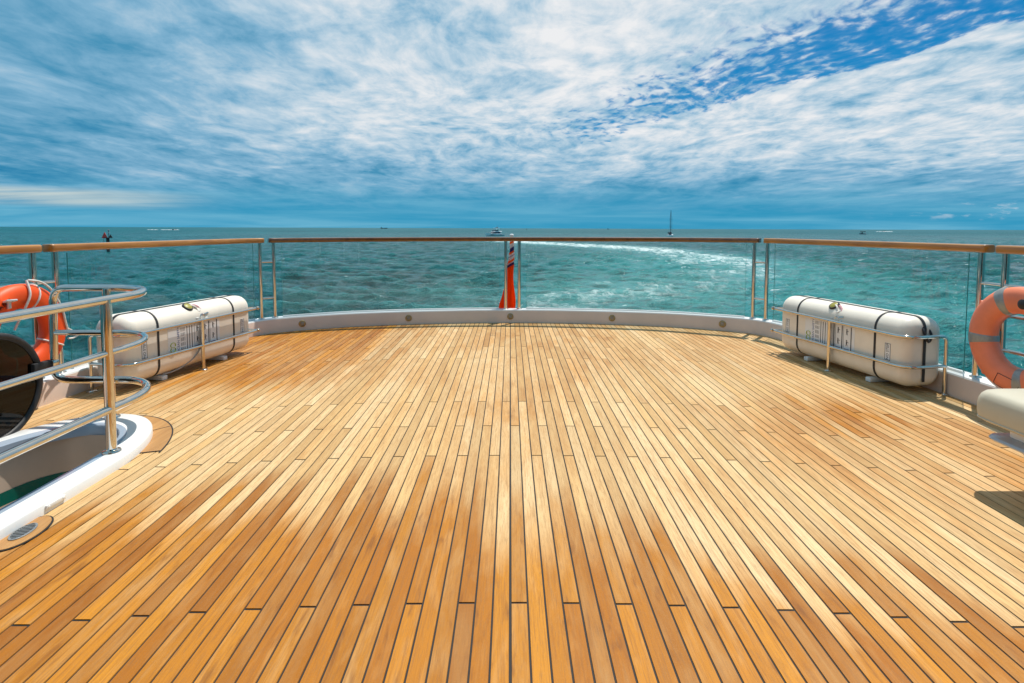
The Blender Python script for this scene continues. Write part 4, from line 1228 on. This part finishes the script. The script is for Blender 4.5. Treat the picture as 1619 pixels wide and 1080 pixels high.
def runabout(label, p, rz, sc, colour, grp=None):
    t = thing('speedboat', label, 'speedboat', sea_pt(*p), rz, grp)
    a = MB(); a.loft([[tuple(q*sc for q in v) for v in r_] for r_ in hull_rings(7.0, 2.5, -.3, .9, .6)]); a.build('hull', M[colour], t, angle=50)
    a = MB(); a.loft([[tuple(q*sc for q in v) for v in r_] for r_ in ([(-.6, -.8, .85), (-.6, .8, .85), (1.4, .6, .9), (1.4, -.6, .9)], [(-.6, -.7, 1.8), (-.6, .7, 1.8), (.3, .5, 1.7), (.3, -.5, 1.7)])]); a.build('console', M['boatdark'], t, smooth=False)
    a = MB(); a.box((-3.4*sc, 0, 1.0*sc), (.6*sc, .6*sc, 1.3*sc), None, .1*sc); a.build('outboard_motor', M['navdark'], t)
    return t
runabout('dark speedboat running fast with a long white wake near the left horizon', (-748, 1214), R(0), 1.3, 'navdark')
runabout('tiny speedboat throwing white spray near the right horizon', (1058, 1541), R(180), 1.4, 'navdark')
def foam_strip(name, p, pts, wid, label):
    """a low broken ridge of white water"""
    mb = MB(); rings = []
    r3 = random.Random(hash(label) % 1000)
    for k, (x, y) in enumerate(pts):
        w = wid*(.4+.9*r3.random()); h = .25+.6*r3.random()
        rings.append([(x, y-w, -.3), (x, y-w*.5, h*.7), (x, y, h), (x, y+w*.5, h*.7), (x, y+w, -.3)])
    mb.loft(rings)
    o = mb.build(name, M['foamwhite'], None); o.location = sea_pt(*p)
    tag(o, label, 'wake', kind='stuff')
M['foamwhite'] = mat('foam_white', (.78, .80, .80), .8, var=.1, vscale=.4)
foam_strip('boat_wake', (-748, 1214), [(x, 0) for x in np.linspace(-60, -36, 14)], 3.2, 'far white wake trailing the dark speedboat')
foam_strip('boat_wake', (-748, 1214), [(x, 0) for x in np.linspace(-30, -5, 14)], 2.5, 'near white wake just behind the dark speedboat')
foam_strip('boat_wake', (-748, 1214), [(x, -3) for x in np.linspace(1, 12, 8)], 2.5, 'bow spray of the dark speedboat')
foam_strip('boat_wake', (1058, 1541), [(x, -2) for x in np.linspace(-26, 20, 20)], 4.5, 'white spray round the tiny right speedboat')

def fishing_boat():
    t = thing('fishing_boat', 'small dark fishing boat with a flat canopy beyond the right guard rail', 'fishing boat', sea_pt(436, 674), R(185))
    a = MB(); a.loft(hull_rings(8.2, 2.8, -.4, .95, .7)); a.build('hull', M['boatgrey'], t, angle=50)
    a = MB(); a.box((-.4, 0, 3.55), (5.4, 2.6, .55), None, .1); a.build('canopy', M['navdark'], t)
    a = MB()
    for x in (-2.7, 1.9):
        for y in (-1.1, 1.1): a.tube([(x, y, .8), (x, y, 3.4)], .12, 6)
    a.build('canopy_post', M['navdark'], t)
    a = MB(); a.box((.6, 0, 1.7), (1.2, 1.2, 1.7), None, .15); a.build('console', M['navdark'], t)
    a = MB(); a.box((-4.2, 0, 1.0), (.7, 1.2, 1.5), None, .15); a.build('outboard_motor', M['boatwhite'], t)
fishing_boat()

def ship(label, x, y, L, H, name='cargo_ship', cat='ship', rz=0.0):
    t = thing(name, label, cat, sea_pt(x, y), rz)
    a = MB(); a.loft([[(q[0], q[1], q[2]) for q in r_] for r_ in hull_rings(L, L*.16, -1, H*.55, H*.15)]); a.build('hull', M['shipdark'], t, angle=50)
    a = MB(); a.box((-L*.36, 0, H*.8), (L*.13, L*.12, H*.62), None, .3); a.box((-L*.40, 0, H*1.15), (L*.05, L*.05, H*.3), None, .2); a.build('bridge_house', M['shipdark'], t)
    a = MB()
    for fx in (-.1, .12, .32): a.tube([(L*fx, 0, H*.5), (L*fx, 0, H*.95)], L*.006, 6)
    a.build('derricks', M['shipdark'], t)
ship('small dark cargo ship silhouette on the horizon left of centre', -1090, 4700, 58, 10)
ship('tiny dark ship speck on the horizon right of the centre posts', 845, 4700, 18, 8, 'coaster', 'ship', R(30))
t = thing('buoy', 'tiny dark buoy post on the horizon just right of the centre posts', 'buoy', sea_pt(62, 2060))
a = MB(); a.lathe([(1.3, -1), (1.4, .3), (.9, .9), (.45, 4.0), (.5, 4.1), (0, 4.6)], (0, 0, 0), 12); a.build('body', M['navdark'], t)
a = MB(); a.loft([[(-1, -.2, 4.6), (1, -.2, 4.6), (1, .2, 4.6), (-1, .2, 4.6)], [(-.1, -.2, 6.4), (.1, -.2, 6.4), (.1, .2, 6.4), (-.1, .2, 6.4)]]); a.build('topmark', M['navdark'], t, smooth=False)
